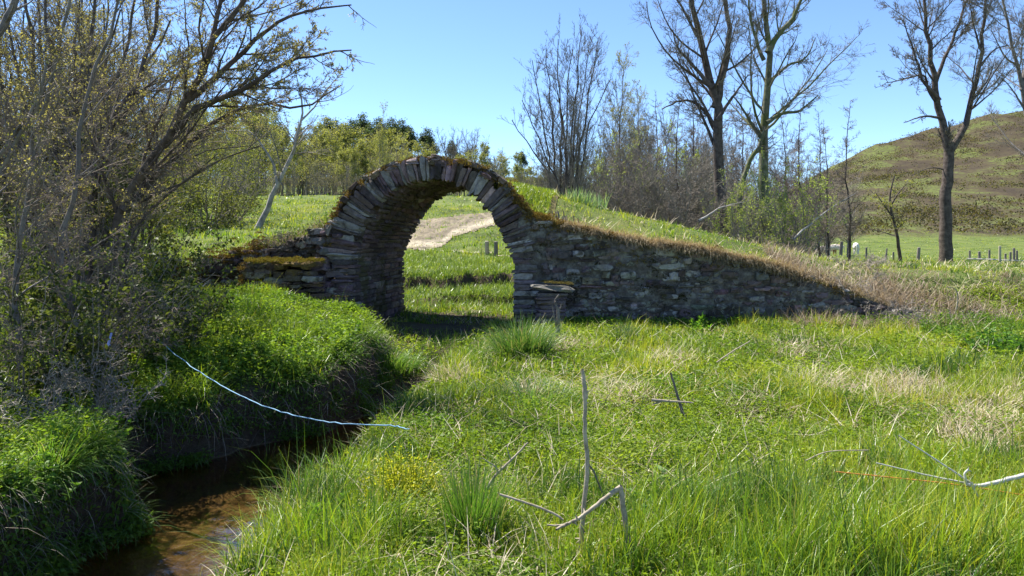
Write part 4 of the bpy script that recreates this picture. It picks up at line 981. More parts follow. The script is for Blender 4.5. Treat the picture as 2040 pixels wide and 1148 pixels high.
for (src, px, Y_, s_, sz_, lab) in ((b0, 1195, 29, .95, 1.0, "bare grey brush wedged behind the slim stem clump"), (b1, 1300, 30, 1.15, 1.35, "tall bare brush in the middle of the grove, behind the front bushes"),
        (b0, 1400, 31, 1.05, 1.1, "bare brush around the foot of the dark forked trunk"), (b1, 1455, 27, .85, .62, "low bare brush between the two tallest trunks"), (b0, 1225, 33, 1.2, 1.35, "tall brush at the foot of the pale budding tree"),
        (b0, 1540, 36, 1.0, .9, "bare brush under the thin alders"), (b1, 1560, 33, .75, .7, "bare brush at the grove's end by the cows"), (b1, 1150, 34, 1.2, 1.05, "bare brush seen between the slim upright stems"),
        (b0, 1560, 40, 1.2, 1.2, "far bare brush closing the gap before the hill foot"), (b1, 1500, 38, 1.3, 1.1, "far bare brush behind the ivy green trunk"), (b0, 1370, 38, 1.3, 1.5, "far tall brush behind the slim alders"), (b1, 1075, 37, 1.1, .9, "bare brush behind the hump, at the edge of the far wood"),
        (b0, 1280, 42, 1.4, 2.4, "tall thin brush reaching highest between the budding tree and the dark forked trunk"), (b1, 1195, 40, 1.2, 2.0, "tall thin brush right behind the slim stem clump"), (b0, 1430, 44, 1.5, 2.3, "tall thin brush behind the dark forked trunk"), (b1, 1330, 36, 1.2, 1.8, "tall grey brush around the twiggy slim alders"), (b0, 1515, 46, 1.5, 2.1, "tall thin brush behind the ivy green trunk"), (b1, 1590, 48, 1.5, 1.7, "tall thin brush behind the thin alders")):
    c = copy_tree(src, gz(px, Y_), rng.uniform(0, 6.28), (s_, s_, sz_)); c["label"] = lab
# pale fresh willows
WL = dict(per=7, size=.07, c0=(.20, .27, .06), c1=(.38, .44, .14), p=1, jit=.03, asp=.4)
w0 = bush("willow_bush", "young willow with fresh pale green leaves against the ivy green trunk", 1572, 24, 3.3, 1.8, 14, [LV(9, 26, .15, 1, .4, .5, 5, .1, (0, 0, .09), rmin=.006), LV(7, 30, .1, 1, .5, .6, 4, .1, (0, 0, .06), rmin=.004)], M["bark_grey"], M["twig_pale"], WL, "fresh green willows in the grove")
c = copy_tree(w0, gz(1468, 24), 2.0, (.75, .75, .95)); c["label"] = "fresh green willow shoots beside the leaning ivy limb"
c = copy_tree(w0, gz(1545, 25.5), 4.0, (.7, .7, 1.15)); c["label"] = "fresh green willow hugging the ivy green trunk"
c = copy_tree(w0, gz(1300, 31), 1.0, (1.2, 1.2, 1.7)); c["label"] = "tall fresh green willow mixed into the brush before the slim bare alders"
c = copy_tree(w0, gz(1222, 30), 5.0, (1.1, 1.1, 1.5)); c["label"] = "fresh green willow in the brush under the pale budding tree"
c = copy_tree(w0, gz(1395, 33), 3.0, (1.0, 1.0, 1.5)); c["label"] = "fresh green willow in the brush left of the dark forked trunk"
# small leafing tree in the pasture
r = groot("small_tree", 1797, 36, "small leaning tree with thin pale green crown in the pasture, beside the lone forked tree", "tree")
x0, y0_, z0 = r.location
tree_parts("", r, [([(x0, 36, z0 - .1)] + WP([(1788, 470), (1778, 430), (1772, 395), (1782, 350)], 36), .10, .03), (WP([(1779, 432), (1762, 410), (1745, 385)], 36), .05, .015), (WP([(1775, 410), (1790, 385), (1808, 365)], 36), .05, .015)],
           [LV(9, 48, .3, 1, .45, .5, 5, .13, rmin=.01), LV(7, 45, .1, 1, .5, .6, 4, .14, rmin=.006), LV(5, 40, .1, 1, .5, .7, 3, .12, rmin=.004)], M["bark_dark"], M["twig_brown"], dict(per=2, size=.10, c0=(.18, .20, .05), c1=(.34, .34, .10), p=.8, jit=.04))
# dead fallen branches at the grove's foot
for (pts, lab) in (([(1580, 478), (1640, 425), (1705, 385)], "bleached fallen branch slanting up by the grove's end"), ([(1392, 440), (1440, 412), (1490, 402)], "bleached broken branch lying low before the bare brush")):
    g = W(*pts[0], 23); o = empty("fallen_branch", g); tag(o, lab, "branch", "fallen branches behind the ramp")
    tree_parts("", o, [(WP([(a, b_, 23 + i_ * .4) for i_, (a, b_) in enumerate(pts)], 23), .035, .008)], [LV(9, 25, .2, 1, .35, .5, 4, .1, rmin=.005)], M["bark_pale"], M["twig_pale"])
# leaning pale-barked birch in the left field
Yk = 33
r = groot("leaning_birch", 512, Yk, "leaning pale barked birch forking above the left field, nearly bare", "tree")
x0, y0_, z0 = r.location
limbs = [([(x0, Yk, z0 - .1)] + WP([(535, 408), (553, 365), (572, 330), (585, 290), (598, 240), (600, 200), (590, 150)], Yk), .15, .02),
         (WP([(553, 368), (545, 330), (525, 295), (495, 262), (440, 262)], Yk), .07, .015), (WP([(600, 240), (625, 215), (650, 180), (675, 150)], Yk), .05, .012), (WP([(587, 285), (600, 260), (630, 240)], Yk), .04, .01)]
tree_parts("", r, limbs, [LV(12, 45, .3, 1, .33, .45, 6, .1, (0, 0, .0), rmin=.009, keep=lambda a, b_: a[:, 2] > 3.2), LV(8, 40, .1, 1, .5, .6, 5, .1, (0, 0, -.10), rmin=.005), LV(7, 35, .1, 1, .6, .7, 4, .1, (0, 0, -.22), rmin=.004)], M["bark_pale"], M["twig_grey"],
           dict(per=2, size=.06, c0=(.22, .24, .07), c1=(.34, .36, .1), p=.5, jit=.02))

# --- the thicket on the near left bank
near_lim = lambda a, b_: (b_[:, 1] > 2.2)
def pxlim(mx):
    """keep twigs whose end stays left of a picture column (the crown's ragged edge)"""
    return lambda a, b_: (b_[:, 1] > 3.0) & ((b_[:, 0] / b_[:, 1] * 1500 + 1020) < mx(470 - (b_[:, 2] - EYE) / b_[:, 1] * 1500))
edge_r = lambda py: np.interp(py, [-200, 0, 90, 170, 260, 330, 400, 470, 560, 640, 720], [720, 715, 745, 720, 550, 440, 340, 275, 262, 285, 265]) + rng.normal(0, 12, np.shape(py))
TH = lambda a=8, b_=7, c_=6, d_=5: [LV(int(a * 1.5), 36, .15, 1, .36, .42, 8, .09, (0, 0, .02), rmin=.007, k=4, wood=True, keep=pxlim(edge_r)), LV(int(b_ * 1.5), 40, .08, 1, .40, .5, 6, .12, (0, 0, .0), rmin=.0045, keep=pxlim(edge_r)),
      LV(int(c_ * 1.4), 42, .08, 1, .42, .6, 5, .13, (0, 0, .03), rmin=.0035, keep=pxlim(edge_r)), LV(d_, 45, .1, 1, .5, .7, 3, .15, (0, 0, .03), rmin=.0026, keep=pxlim(edge_r))]
BUD = dict(per=2, size=.022, c0=(.20, .19, .06), c1=(.42, .38, .15), p=.75, jit=.004, asp=.55, cf=1.6)
BUD2 = dict(per=1, size=.024, c0=(.17, .16, .07), c1=(.36, .33, .14), p=.65, jit=.01, asp=.6, cf=1.1)
Yt = 9.5
r = groot("willow_tree", 205, Yt, "big spreading willow leaning over the stream, dark limbs and budding twigs against the sky", "tree", "willows of the streamside thicket")
x0, y0_, z0 = r.location
limbs = [([(x0, Yt, z0 - .2)] + WP([(215, 520), (262, 380, 9.4), (325, 290, 9.2), (372, 200, 9.0), (420, 100, 8.8), (480, 0, 8.6), (560, -110, 8.5)], Yt), .085, .02),
         (WP([(325, 290, 9.2), (400, 215, 9.0), (470, 185, 8.8), (560, 130, 8.6), (640, 110, 8.4), (700, 100, 8.3)], Yt), .05, .008),
         (WP([(372, 200, 9.0), (440, 150, 9), (530, 60, 9), (620, 20, 9), (700, 10, 9)], Yt), .045, .008),
         (WP([(245, 420, 9.4), (330, 330, 9.6), (420, 250, 9.8), (520, 205, 10), (600, 215, 10.2), (680, 170, 10.4)], Yt), .05, .008),
         ([(x0 - .2, Yt, z0 - .2)] + WP([(180, 480), (190, 330, 9.8), (250, 200, 10), (300, 90, 10.2), (330, -60, 10.2)], Yt), .07, .02),
         ([(x0 + .1, Yt + .2, z0 - .2)] + WP([(250, 500), (300, 420, 9.8), (370, 360, 9.9), (450, 310, 10), (520, 290, 10)], Yt), .04, .008),
         (WP([(400, 150, 8.9), (430, 50, 8.9), (450, -40, 8.9), (500, -140, 8.9)], Yt), .04, .01)]
THIN = 0.42
tree_parts("", r, limbs, TH(11, 8, 7, 5), M["bark_dark"], M["twig_brown"], [BUD])
r = groot("willow_tree", 40, 7.6, "willow at the picture's edge with pale grey limbs crossing in a fan", "tree", "willows of the streamside thicket")
x0, y0_, z0 = r.location
limbs = [([(x0, 7.6, z0 - .2)] + WP([(30, 520), (60, 400), (75, 240, 7.4), (120, 100, 7.2), (150, -60, 7.0)], 7.6), .035, .012),
         (WP([(-60, 480), (0, 350, 7.2), (60, 230, 7.0), (110, 140, 6.9)], 7.2), .035, .008),
         (WP([(-80, 400), (-20, 330, 7.2), (70, 215, 7.0), (78, 190, 6.9), (100, 60, 6.8)], 7.2), .03, .008),
         (WP([(-60, 120), (0, 60, 7.0), (30, 0, 7.0), (70, -90, 7.0)], 7.0), .05, .02),
         ([(x0 + .5, 8.0, z0 - .2)] + WP([(120, 500), (150, 350, 8), (170, 180, 8), (230, 40, 8), (250, -60, 8)], 8), .04, .012)]
tree_parts("", r, limbs, TH(9, 7, 6, 5), M["bark_grey"], M["twig_brown"], [BUD2])
r = groot("willow_tree", 120, 13.5, "taller willow filling the back of the streamside thicket", "tree", "willows of the streamside thicket")
x0, y0_, z0 = r.location
limbs = []
for tx, ty in ((-60, -100), (40, -160), (120, -150), (200, -140), (290, -80), (340, 40), (400, 120), (60, 60), (180, 100), (-100, 120), (0, -40), (90, -60), (160, -20), (240, 20), (20, 160), (260, 120), (330, 160), (130, 200)):
    yy = 13.5 + rng.uniform(-1.5, 1.5)
    limbs.append(([(x0 + rng.uniform(-1, 1), yy, z0 - .2)] + WP([((120 * .6 + tx * .4), 330), (120 * .3 + tx * .7, 160 + ty * .2), (tx, ty)], yy), .06, .015))
tree_parts("", r, limbs, TH(9, 7, 6, 4), M["bark_dark"], M["twig_brown"], [dict(BUD2, size=.036, per=2, jit=.03)])
for (px_, Y_, rz_, s_, lab_) in ((40, 15.5, 1.9, 1.05, "twiggy willow behind the pale fanning limbs at the picture's edge"), (110, 16.5, 3.6, .8, "twiggy willow showing through the limbs of the leaning willow"), (70, 20.5, 5.0, 1.25, "farthest willow of the streamside thicket, rising over the others")):
    c = copy_tree(r, gz(px_, Y_), rz_, s_); c["label"] = lab_
r = groot("willow_tree", 225, 20.0, "olive green willow behind the leaning limbs, over the left field", "tree", "willows of the streamside thicket")
x0, y0_, z0 = r.location
limbs = []
for tx, ty in ((230, 60), (300, 20), (360, 80), (420, 170), (470, 230), (500, 290), (260, 160), (380, 230)):
    yy = 20.0 + rng.uniform(-1.5, 1.5)
    limbs.append(([(x0 + rng.uniform(-1, 1), yy, z0 - .2)] + WP([((225 * .7 + tx * .3), 380), (225 * .35 + tx * .65, 250 + ty * .2), (tx, ty)], yy), .05, .012))
tree_parts("", r, limbs, TH(9, 7, 6, 4), M["bark_dark"], M["twig_brown"], [dict(BUD2, size=.042, per=2, jit=.03)])
THIN = 0.9
# brambles and leafy scrub low in the thicket
BL = dict(per=6, size=.05, c0=(.035, .055, .015), c1=(.12, .15, .04), p=.9, jit=.03, asp=.6, cf=1.5)
BLg = dict(per=5, size=.05, c0=(.06, .08, .02), c1=(.20, .22, .06), p=.7, jit=.04, asp=.6, cf=1.1)
BV = [LV(8, 45, .1, 1, .40, .5, 6, .18, (0, 0, -.05), rmin=.004), LV(7, 45, .1, 1, .5, .6, 4, .18, (0, 0, -.04), rmin=.003), LV(4, 45, .1, 1, .5, .7, 3, .18, rmin=.0022)]
GT = "bushes of the streamside thicket"
for (lab, px, Y_, h, wdt, lean, lf, bk) in (
        ("dark bramble bush with dead canes at the foot of the big willow", 215, 8.6, 1.5, 1.5, (.1, -.1), BL, "twig_brown"),
        ("grey leafy bramble at the stream end of the thicket, where the blue line is tied", 262, 9.2, 1.25, 1.1, (.15, 0), BL, "twig_grey"),
        ("dark bramble mound at the picture's edge above the near bank", 60, 7.4, 1.5, 1.6, (0, -.1), BL, "twig_brown"),
        ("tall dark bramble behind the near bank mound", 130, 9.6, 2.2, 2.2, (0, 0), BL, "twig_grey"),
        ("tall leafy scrub at the picture's edge halfway up the thicket", 10, 10.5, 2.8, 2.6, (0, 0), BLg, "twig_brown"),
        ("bramble covering the end of the left wing wall", 240, 13.4, 1.0, 1.0, (0, 0), BL, "twig_brown"),
        ("dark green scrub behind the bramble, above the left wing wall", 150, 14.5, 2.8, 2.4, (0, 0), BLg, "twig_brown"),
        ("green leafy shrub at the near edge of the left field", 270, 33, 6.0, 5.0, (0, 0), BLg, "twig_grey"),
        ("round leafy shrub in the left field, beside the leaning birch", 400, 36, 4.6, 4.6, (0, 0), BLg, "twig_grey"),
        ("tall olive shrub at the back of the left field", 200, 38, 9.0, 7.0, (0, 0), BLg, "twig_grey"),
        ("olive shrub with bare top behind the round leafy shrub", 410, 44, 7.5, 6.5, (0, 0), BLg, "twig_grey"),
        ("low twiggy shrub at the foot of the leafy shrubs", 350, 33, 2.6, 3.6, (0, 0), dict(BLg, p=.4), "twig_grey")):
    l2 = dict(lf); sc_ = max(1, Y_ / 11.0); l2["size"] = lf["size"] * min(sc_, 1.9); l2["jit"] = lf["jit"] * sc_
    bush("bramble_bush" if "bramble" in lab else "leafy_shrub", lab, px, Y_, h, wdt, 20, BV, M["twig_grey"], M[bk], l2, GT, base=.38, r0=.012 * sc_, lean=lean)
DB = [LV(9, 45, .05, 1, .5, .5, 6, .2, (0, 0, -.08), rmin=.005), LV(7, 45, .1, 1, .5, .6, 5, .2, (0, 0, -.05), rmin=.004), LV(3, 45, .1, 1, .5, .7, 3, .2, rmin=.003)]
for px_, Y_, h_, w_, lab_ in ((1660, 13.6, .35, 1.5, "tangle of dead bramble stems on the lowering end of the right wall"), (1745, 13.0, .55, 1.5, "thicker tangle of dead bramble stems where the right wall ends"), (1850, 12.6, .45, 1.4, "tangle of dead stems on the bank past the wall's end"), (1700, 15.5, .35, 1.8, "low tangle of dead stems on the bank's crest below the cows")):
    bush("dead_bramble", lab_, px_, Y_, h_, w_, 16, DB, M["twig_pale"], M["twig_pale"], None, "dead brambles at the end of the right wall", base=.22, r0=.007)
for px_, Y_, h_, w_, lab_ in ((575, 14.9, .4, 1.1, "dead bramble tangle on the broken heap left of the arch"), (180, 6.9, .9, 1.0, "bare tangled briar at the near foot of the thicket"), (20, 6.2, .9, 1.2, "bare tangled briar at the picture's edge above the near mound")):
    bush("dead_bramble", lab_, px_, Y_, h_, w_, 14, DB, M["twig_grey"], M["twig_grey"], None, "bare briars on the left bank", base=.22, r0=.007)
# the far wood
def fartree(name, label, kind, loc):
    o = empty(name, loc); tag(o, label, "tree", "trees of the far wood"); off = np.array(loc, float); h = 12.0
    def tp(limbs, lv, bk, tw, lf=None): tree_parts("", o, limbs, lv, bk, tw, lf, k0=5)
    if kind == "poplar":
        tp([([off, off + (.2, 0, h * .5), off + (0, .1, h)], .16, .02)], [LV(46, 38, .18, .99, .30, .4, 5, .1, (0, 0, .06), rmin=.02), LV(8, 40, .1, 1, .45, .6, 4, .14, rmin=.012)], M["bark_grey"], M["twig_grey"], dict(per=16, size=.22, c0=(.17, .20, .05), c1=(.32, .33, .11), jit=.16, asp=.7, p=.9, cf=.7))
    elif kind == "birch":
        tp([([off, off + (.2, 0, h * .5), off + (-.3, .1, h)], .13, .02), ([off + (.6, 0, 0), off + (.9, 0, h * .5), off + (1.0, .2, h * .85)], .10, .02)], [LV(34, 40, .3, .99, .24, .4, 5, .1, (0, 0, .04), rmin=.02), LV(8, 40, .1, 1, .5, .6, 4, .14, (0, 0, -.1), rmin=.012)], M["bark_pale"], M["twig_grey"], dict(per=10, size=.18, c0=(.24, .26, .09), c1=(.38, .38, .15), jit=.15, asp=.7, p=.75, cf=.8))
    elif kind == "bare":
        tp([([off, off + (.1, 0, h * .4), off + (.3, .1, h * .8)], .20, .05)] + [([off + (.1, 0, h * f), off + (math.cos(a) * 1.2, math.sin(a) * 1.2, h * (f + .3)), off + (math.cos(a) * 2.4, math.sin(a) * 2.4, h * (f + .55))], .10, .03) for f, a in ((.3, 0), (.35, 2.1), (.4, 4.2), (.45, 1.0), (.45, 3.1))],
           [LV(12, 40, .2, 1, .38, .5, 6, .11, (0, 0, .05), rmin=.02), LV(8, 42, .1, 1, .5, .6, 5, .13, (0, 0, .03), rmin=.012), LV(6, 42, .1, 1, .5, .7, 3, .13, rmin=.01)], M["bark_grey"], M["twig_grey"])
    elif kind == "stems":
        tp([([off + (dx, 0, 0), off + (dx * 1.2, .1, h * .5), off + (dx * 1.5, 0, h * .9)], .08, .02) for dx in (-1.2, -.6, -.1, .5, 1.1, 1.6)], [LV(26, 45, .1, .99, .20, .5, 5, .1, (0, 0, .05), rmin=.02), LV(8, 40, .1, 1, .5, .6, 4, .13, rmin=.014)], M["bark_grey"], M["twig_grey"], dict(per=2, size=.18, c0=(.22, .22, .10), c1=(.32, .30, .15), jit=.15, p=.5))
    else:
        tp([([off, off + (.05, 0, h * .5), off + (0, 0, h)], .18, .02)], [LV(60, 78, .25, .99, .24, .3, 4, .05, (0, 0, -.02), Ls=.8, rmin=.02), LV(9, 50, .1, 1, .4, .6, 3, .1, rmin=.012)], M["bark_dark"], M["twig_brown"], dict(per=26, size=.30, c0=(.04, .065, .035), c1=(.10, .135, .06), jit=.32, asp=.45, cf=.3, p=1.6))
    return o
KL = {"poplar": "yellow green leafing poplar in the far wood beyond the field", "birch": "pale thinly leaved birch in the far wood beyond the field", "bare": "bare round crowned tree on the far wood's skyline",
      "stems": "grey leafless undergrowth tree along the front of the far wood", "pine": "dark conifer rising from the far wood's skyline"}
NM = {"poplar": "poplar_tree", "birch": "birch_tree", "bare": "bare_tree", "stems": "thicket_tree", "pine": "conifer_tree"}
proto = {}
def putfar(kind, px, Y_, top, wid=1.0):
    h = max(hgt(px, top, Y_), 3.0); k = (kind, int(rng.integers(0, 2)) if kind in ("poplar", "birch") else 0)
    if k not in proto: proto[k] = fartree(NM[kind], KL[kind], kind, gz(px, Y_)); o = proto[k]
    else: o = copy_tree(proto[k], gz(px, Y_))
    s = h / 12.0; o.scale = (s * wid, s * wid, s); o.rotation_euler = (0, 0, rng.uniform(0, 6.28)); return o
def skyl(px): return np.interp(px, [100, 300, 480, 560, 650, 720, 800, 870, 940, 1000, 1060, 1150, 1250], [230, 215, 215, 250, 248, 255, 268, 290, 292, 305, 318, 330, 345])
for px, tp_ in ((655, 240), (672, 247), (700, 243), (717, 238), (742, 252), (757, 244), (783, 246), (802, 250), (818, 258), (848, 262), (688, 255), (863, 278), (905, 285), (632, 262), (560, 250), (1040, 310)):
    putfar("pine", px + rng.uniform(-3, 3), rng.uniform(122, 140), tp_ - rng.uniform(0, 6), 1.1)
for px, tp_ in ((895, 262), (945, 262), (925, 275), (870, 290), (985, 300)): putfar("bare", px, rng.uniform(108, 118), tp_, 1.0)
for px, tp_ in ((763, 222), (545, 205), (705, 300), (770, 290)): putfar("birch", px, 92, tp_, .55)
for px in np.arange(330, 1200, 17):
    for lay in range(3):
        q = px + rng.uniform(-14, 14); kind = rng.choice(["poplar", "birch", "poplar", "stems"], p=[.35, .3, .2, .15])
        putfar(kind, q, (118, 105, 94)[lay] + rng.uniform(-4, 4), skyl(q) + (4, 22, 48)[lay] + rng.uniform(-8, 24), rng.uniform(1.0, 1.5))
for px in np.arange(440, 1100, 17): putfar("stems", px + rng.uniform(-8, 8), 88 + rng.uniform(-4, 4), 330 + rng.uniform(-25, 25), rng.uniform(.9, 1.4))
for px in np.arange(1120, 1720, 38): putfar(rng.choice(["stems", "birch", "bare"]), px, 80 + rng.uniform(-8, 8), 405 + rng.uniform(-25, 15), 1.5)
# ------------------------------------------------------------------ small things
def simple(name, V, c, rough=0.6):
    if name not in M:
        m, n, b = newmat(name); n.links.new(ramp(n, noise(n, 30, 4), [(0.3, tuple(x * .8 for x in c)), (0.7, tuple(min(1, x * 1.15) for x in c))]), b.inputs[0]); b.inputs["Roughness"].default_value = rough; M[name] = m
    return M[name]
def stick(name, label, cat, tubes_, mat, group=None, k=7):
    p0 = np.array(tubes_[0][0][0]); o = None; bag = Bag()
    for pts, r0, r1 in tubes_:
        V, Qs = polytube(pts, r0, r1, k, 5, wob=r0 * (.7 if name == "blue_line" else .10)); bag.add(V - p0, Qs)
        Pc = catmull(np.asarray(pts, float), 5)
        for kk in range(2 + len(Pc) // 6):       # knots, splinters
            i_ = int(rng.integers(1, len(Pc) - 1)); dv = norm(rng.normal(0, 1, 3)); L_ = r0 * rng.uniform(1.2, 2.8)
            Vk, Qk_ = tubes(np.array([[Pc[i_], Pc[i_] + dv * L_ * .5, Pc[i_] + dv * L_]]), np.array([[r0 * .8, r0 * .35, r0 * .12]]), 5); bag.add(Vk - p0, Qk_)
    o = bag.build(name, mat, None, smooth=True); o.location = tuple(p0); tag(o, label, cat, group); return o
m, n, b = newmat("bleached stalk"); n.links.new(ramp(n, noise(n, 25, 6, 0.7), [(0.3, (0.17, 0.135, 0.095)), (0.7, (0.50, 0.42, 0.31))]), b.inputs[0]); b.inputs["Roughness"].default_value = 0.8; bump(n, b, noise(n, 90, 4), .5, .004); M["stalk"] = m
m, n, b = newmat("dark rotten stalk"); n.links.new(ramp(n, noise(n, 25, 6, 0.7), [(0.3, (0.07, 0.055, 0.045)), (0.7, (0.24, 0.20, 0.16))]), b.inputs[0]); b.inputs["Roughness"].default_value = 0.9; M["stalkdark"] = m
S_, SD = M["stalk"], M["stalkdark"]
Yq = 3.75
stick("dead_stalk", "tall upright dead stalk with a dark broken tip in the foreground grass", "stalk", [(WP([(1155, 1120), (1163, 1010), (1170, 930), (1165, 860), (1166, 790)], Yq), .0130, .010), (WP([(1166, 795), (1164, 765), (1160, 735)], Yq), .0145, .007)], S_)
stick("dead_stalk", "bent dead stalk folded over at its top in the foreground grass", "stalk", [(WP([(1256, 1130), (1250, 1070), (1240, 1000), (1235, 968)], 3.65), .0145, .013), (WP([(1237, 970), (1190, 1005), (1150, 1035), (1108, 1055, 3.55)], 3.65), .013, .006), (WP([(1132, 1042), (1115, 1047), (1090, 1046)], 3.6), .006, .004)], S_)
stick("dead_stalk", "thin curved dead stalk lying over the leaves beside the bent stalk", "stalk", [(WP([(995, 985), (1050, 1003), (1100, 1022), (1122, 1036)], 3.7), .006, .006)], S_)
stick("dead_twig", "branched bleached twig lying just in front of the bent and the tall stalks' far side", "twig", [(WP([(965, 985), (985, 950), (1020, 915), (1052, 882)], 4.3), .010, .005), (WP([(975, 965), (990, 935), (960, 912)], 4.3), .006, .003), (WP([(1018, 917), (1012, 900), (1010, 885)], 4.3), .004, .002)], S_)
stick("dead_stalk", "thin dark stem leaning against the tall upright stalk", "stalk", [(WP([(1228, 1060), (1210, 1010), (1185, 945), (1172, 925)], 4.3), .006, .005)], SD)
stick("dead_stalk", "short dark stalk leaning left in the middle of the meadow", "stalk", [(WP([(1362, 830), (1350, 790), (1336, 742)], 6.6), .016, .009)], SD)
stick("dead_twig", "short bleached twig lying flat behind the leaning dark stalk", "twig", [(WP([(1298, 797), (1340, 800), (1382, 803)], 6.4), .014, .006), (WP([(1322, 798), (1310, 803), (1300, 806)], 6.4), .008, .005)], S_)
stick("dead_twig", "thin bleached twig slanting above the meadow's far grass", "twig", [(WP([(1428, 722), (1460, 700), (1494, 680)], 8.8), .009, .006)], S_)
stick("forked_stick", "forked grey stick standing in front of the stone pillar", "stick", [(WP([(1110, 675), (1112, 640), (1111, 612)], 11.2), .032, .022), (WP([(1111, 615), (1106, 600), (1114, 587)], 11.2), .020, .012), (WP([(1108, 655), (1103, 625), (1100, 608)], 11.2), .012, .009), (WP([(1112, 622), (1117, 612), (1119, 606)], 11.2), .012, .008)], M["bark_grey"])
stick("dead_branch", "white bleached branch with splayed end lying in the grass at the meadow's right", "branch", [(WP([(2080, 935), (2010, 955), (1950, 968), (1925, 965)], 4.1), .014, .009), (WP([(1935, 962), (1948, 990), (1965, 1020)], 4.05), .008, .004), (WP([(1940, 966), (1860, 950), (1745, 922)], 4.2), .007, .003), (WP([(1935, 963), (1870, 920), (1790, 868)], 4.2), .006, .003), (WP([(1925, 965), (1922, 945), (1930, 935)], 4.1), .008, .004)], simple("white bleached wood", 0, (.55, .53, .48)))
stick("dead_twig", "thin curved straw twig lying by the tip of the white branch", "twig", [(WP([(1605, 918), (1650, 900), (1730, 897)], 4.6), .004, .003)], S_)
stick("wooden_stub", "short brown stub sticking up behind the white branch", "stub", [(WP([(2028, 955), (2027, 930), (2026, 905)], 5.3), .020, .022)], simple("brown wood", 0, (.22, .15, .10)))
stick("orange_twine", "orange twine stretched low through the grass at the meadow's right", "twine", [(WP([(1665, 940), (1780, 952), (1900, 965), (2060, 990)], 4.2), .0035, .0035)], simple("orange twine", 0, (.65, .24, .05)), k=5)
stick("dead_twig", "curved pale twig arching from the dry brush beyond the wall's end", "twig", [(WP([(1905, 617), (1908, 590), (1902, 575), (1888, 572)], 11.5), .012, .006)], S_)
stick("dead_twig", "small pale forked twig standing in front of the left wing wall", "twig", [(WP([(385, 592), (400, 575), (418, 558)], 13.2), .018, .008), (WP([(400, 576), (390, 570), (384, 572)], 13.2), .010, .006)], M["bark_pale"])
for i, (a, b_, c_, yy) in enumerate((((1245, 640), (1260, 600), (1290, 1120), 4.2),)): pass
# dead canes and roots over the stream
for lab, pts, yy, r0 in (("long pale root curving down the far bank to the water", [(680, 770), (745, 800), (742, 880), (690, 925)], 7.9, .009), ("straight pale root hanging beside the curved one", [(610, 850), (640, 890), (648, 945)], 7.8, .007)):
    pts = [(p[0] * .5122 + 0, 560 + p[1] * .5122 - 0) for p in [(x_ * 1.0, (y_ - 0) * 1.0 - 200) for x_, y_ in pts]]
    stick("dead_root", lab, "root", [(WP(pts, yy), r0, .004)], S_, "roots on the far bank")
# blue line strung across the stream
bl = simple("blue cord", 0, (.17, .36, .52), .6)
P_ = [(296, 640, 8.9), (300, 662, 8.7), (350, 707, 8.2), (400, 742, 7.8), (450, 773, 7.4), (500, 798, 7.1), (560, 820, 6.8), (620, 835, 6.5), (680, 843, 6.3), (740, 846, 6.1), (785, 849, 6.0), (815, 856, 5.9)]
stick("blue_line", "light blue cord sagging across the stream from the thicket to the meadow bank", "cord", [(WP(P_, 0), .0052, .005)], bl, k=6)
pp = WP([(45, 1160), (56, 1118), (66, 1082)], 5.2)
stick("plastic_pipe", "pale blue plastic pipe end sticking out of the near bank over the water", "pipe", [(pp, .024, .024)], simple("pale blue plastic", 0, (.35, .47, .60), .35), k=10)
stick("blue_strip", "small blue and white strip caught on a stem in the dark thicket", "strip", [(WP([(215, 690), (219, 675), (222, 664)], 7.3), .012, .010)], simple("blue white plastic", 0, (.35, .42, .85), .4))
# cane stems standing before the thicket
for i, (px, yb, yt) in enumerate(((182, 745, 570), (192, 740, 610))):
    stick("dead_cane", ("thin dead cane in front of the dark thicket, the longer of two", "thin dead cane in front of the dark thicket, the shorter of two")[i], "cane", [(WP([(px, yb), (px + 5, (yb + yt) / 2), (px + rng.uniform(-6, 10), yt)], 7.2), .004, .003)], M["twig_grey"], "canes before the thicket")
# rush tufts and other plants
def tuft(name, label, cat, px, py, Y_, n_, h, spread, wd, c0, c1, lean=.18, curl=.35, group=None, nseg=5):
    p = W(px, py, Y_); z = float(ground(p[0], p[1])); o_ = np.array((p[0], p[1], z - .02)); bag = Bag()
    r_ = np.clip(rng.normal(0, spread, (n_, 2)), -1.8 * spread, 1.8 * spread); P = np.concatenate([r_, np.zeros((n_, 1))], 1)
    az = np.arctan2(r_[:, 1], r_[:, 0]) + rng.normal(0, .6, n_)
    c = lerp_cols(n_, c0, c1); tip = c * 1.1; d = rng.random(n_) < .12; tip[d] = (.4, .33, .2)
    blades(bag, P, h * rng.uniform(.5, 1.1, n_), wd * rng.uniform(.7, 1.3, n_), az, np.abs(rng.normal(lean * .6, lean * .7, n_)) + np.hypot(*r_.T) / spread * lean * .4, np.abs(rng.normal(curl, curl * .6, n_)), c, nseg, tip)
    o = bag.build(name, M["grass"], None); o.location = tuple(o_); tag(o, label, cat, group); return o
R0, R1 = (.05, .12, .025), (.12, .22, .05)
GR = "rush tufts in the meadow"
tuft("rush_tuft", "large dark green grass tuft just in front of the arch's right foot", "grass tuft", 1042, 735, 9.9, 1500, .66, .14, .010, R0, R1, .32, .7, GR)
tuft("rush_tuft", "dark rush tuft in the foreground, in front of the branched twig", "grass tuft", 940, 1100, 4.05, 650, .44, .07, .0055, (.06, .14, .02), (.12, .24, .04), .18, .25, GR)
tuft("rush_tuft", "small bluish rush tuft on the meadow near the wall", "grass tuft", 1247, 668, 11.6, 260, .30, .07, .008, (.06, .13, .06), (.12, .2, .09), .15, .2, GR)
tuft("rush_tuft", "bluish grass tuft leaning at the meadow's middle, behind the tall stalk", "grass tuft", 1060, 790, 7.3, 700, .30, .20, .007, (.06, .15, .05), (.14, .25, .08), .3, .6, GR)
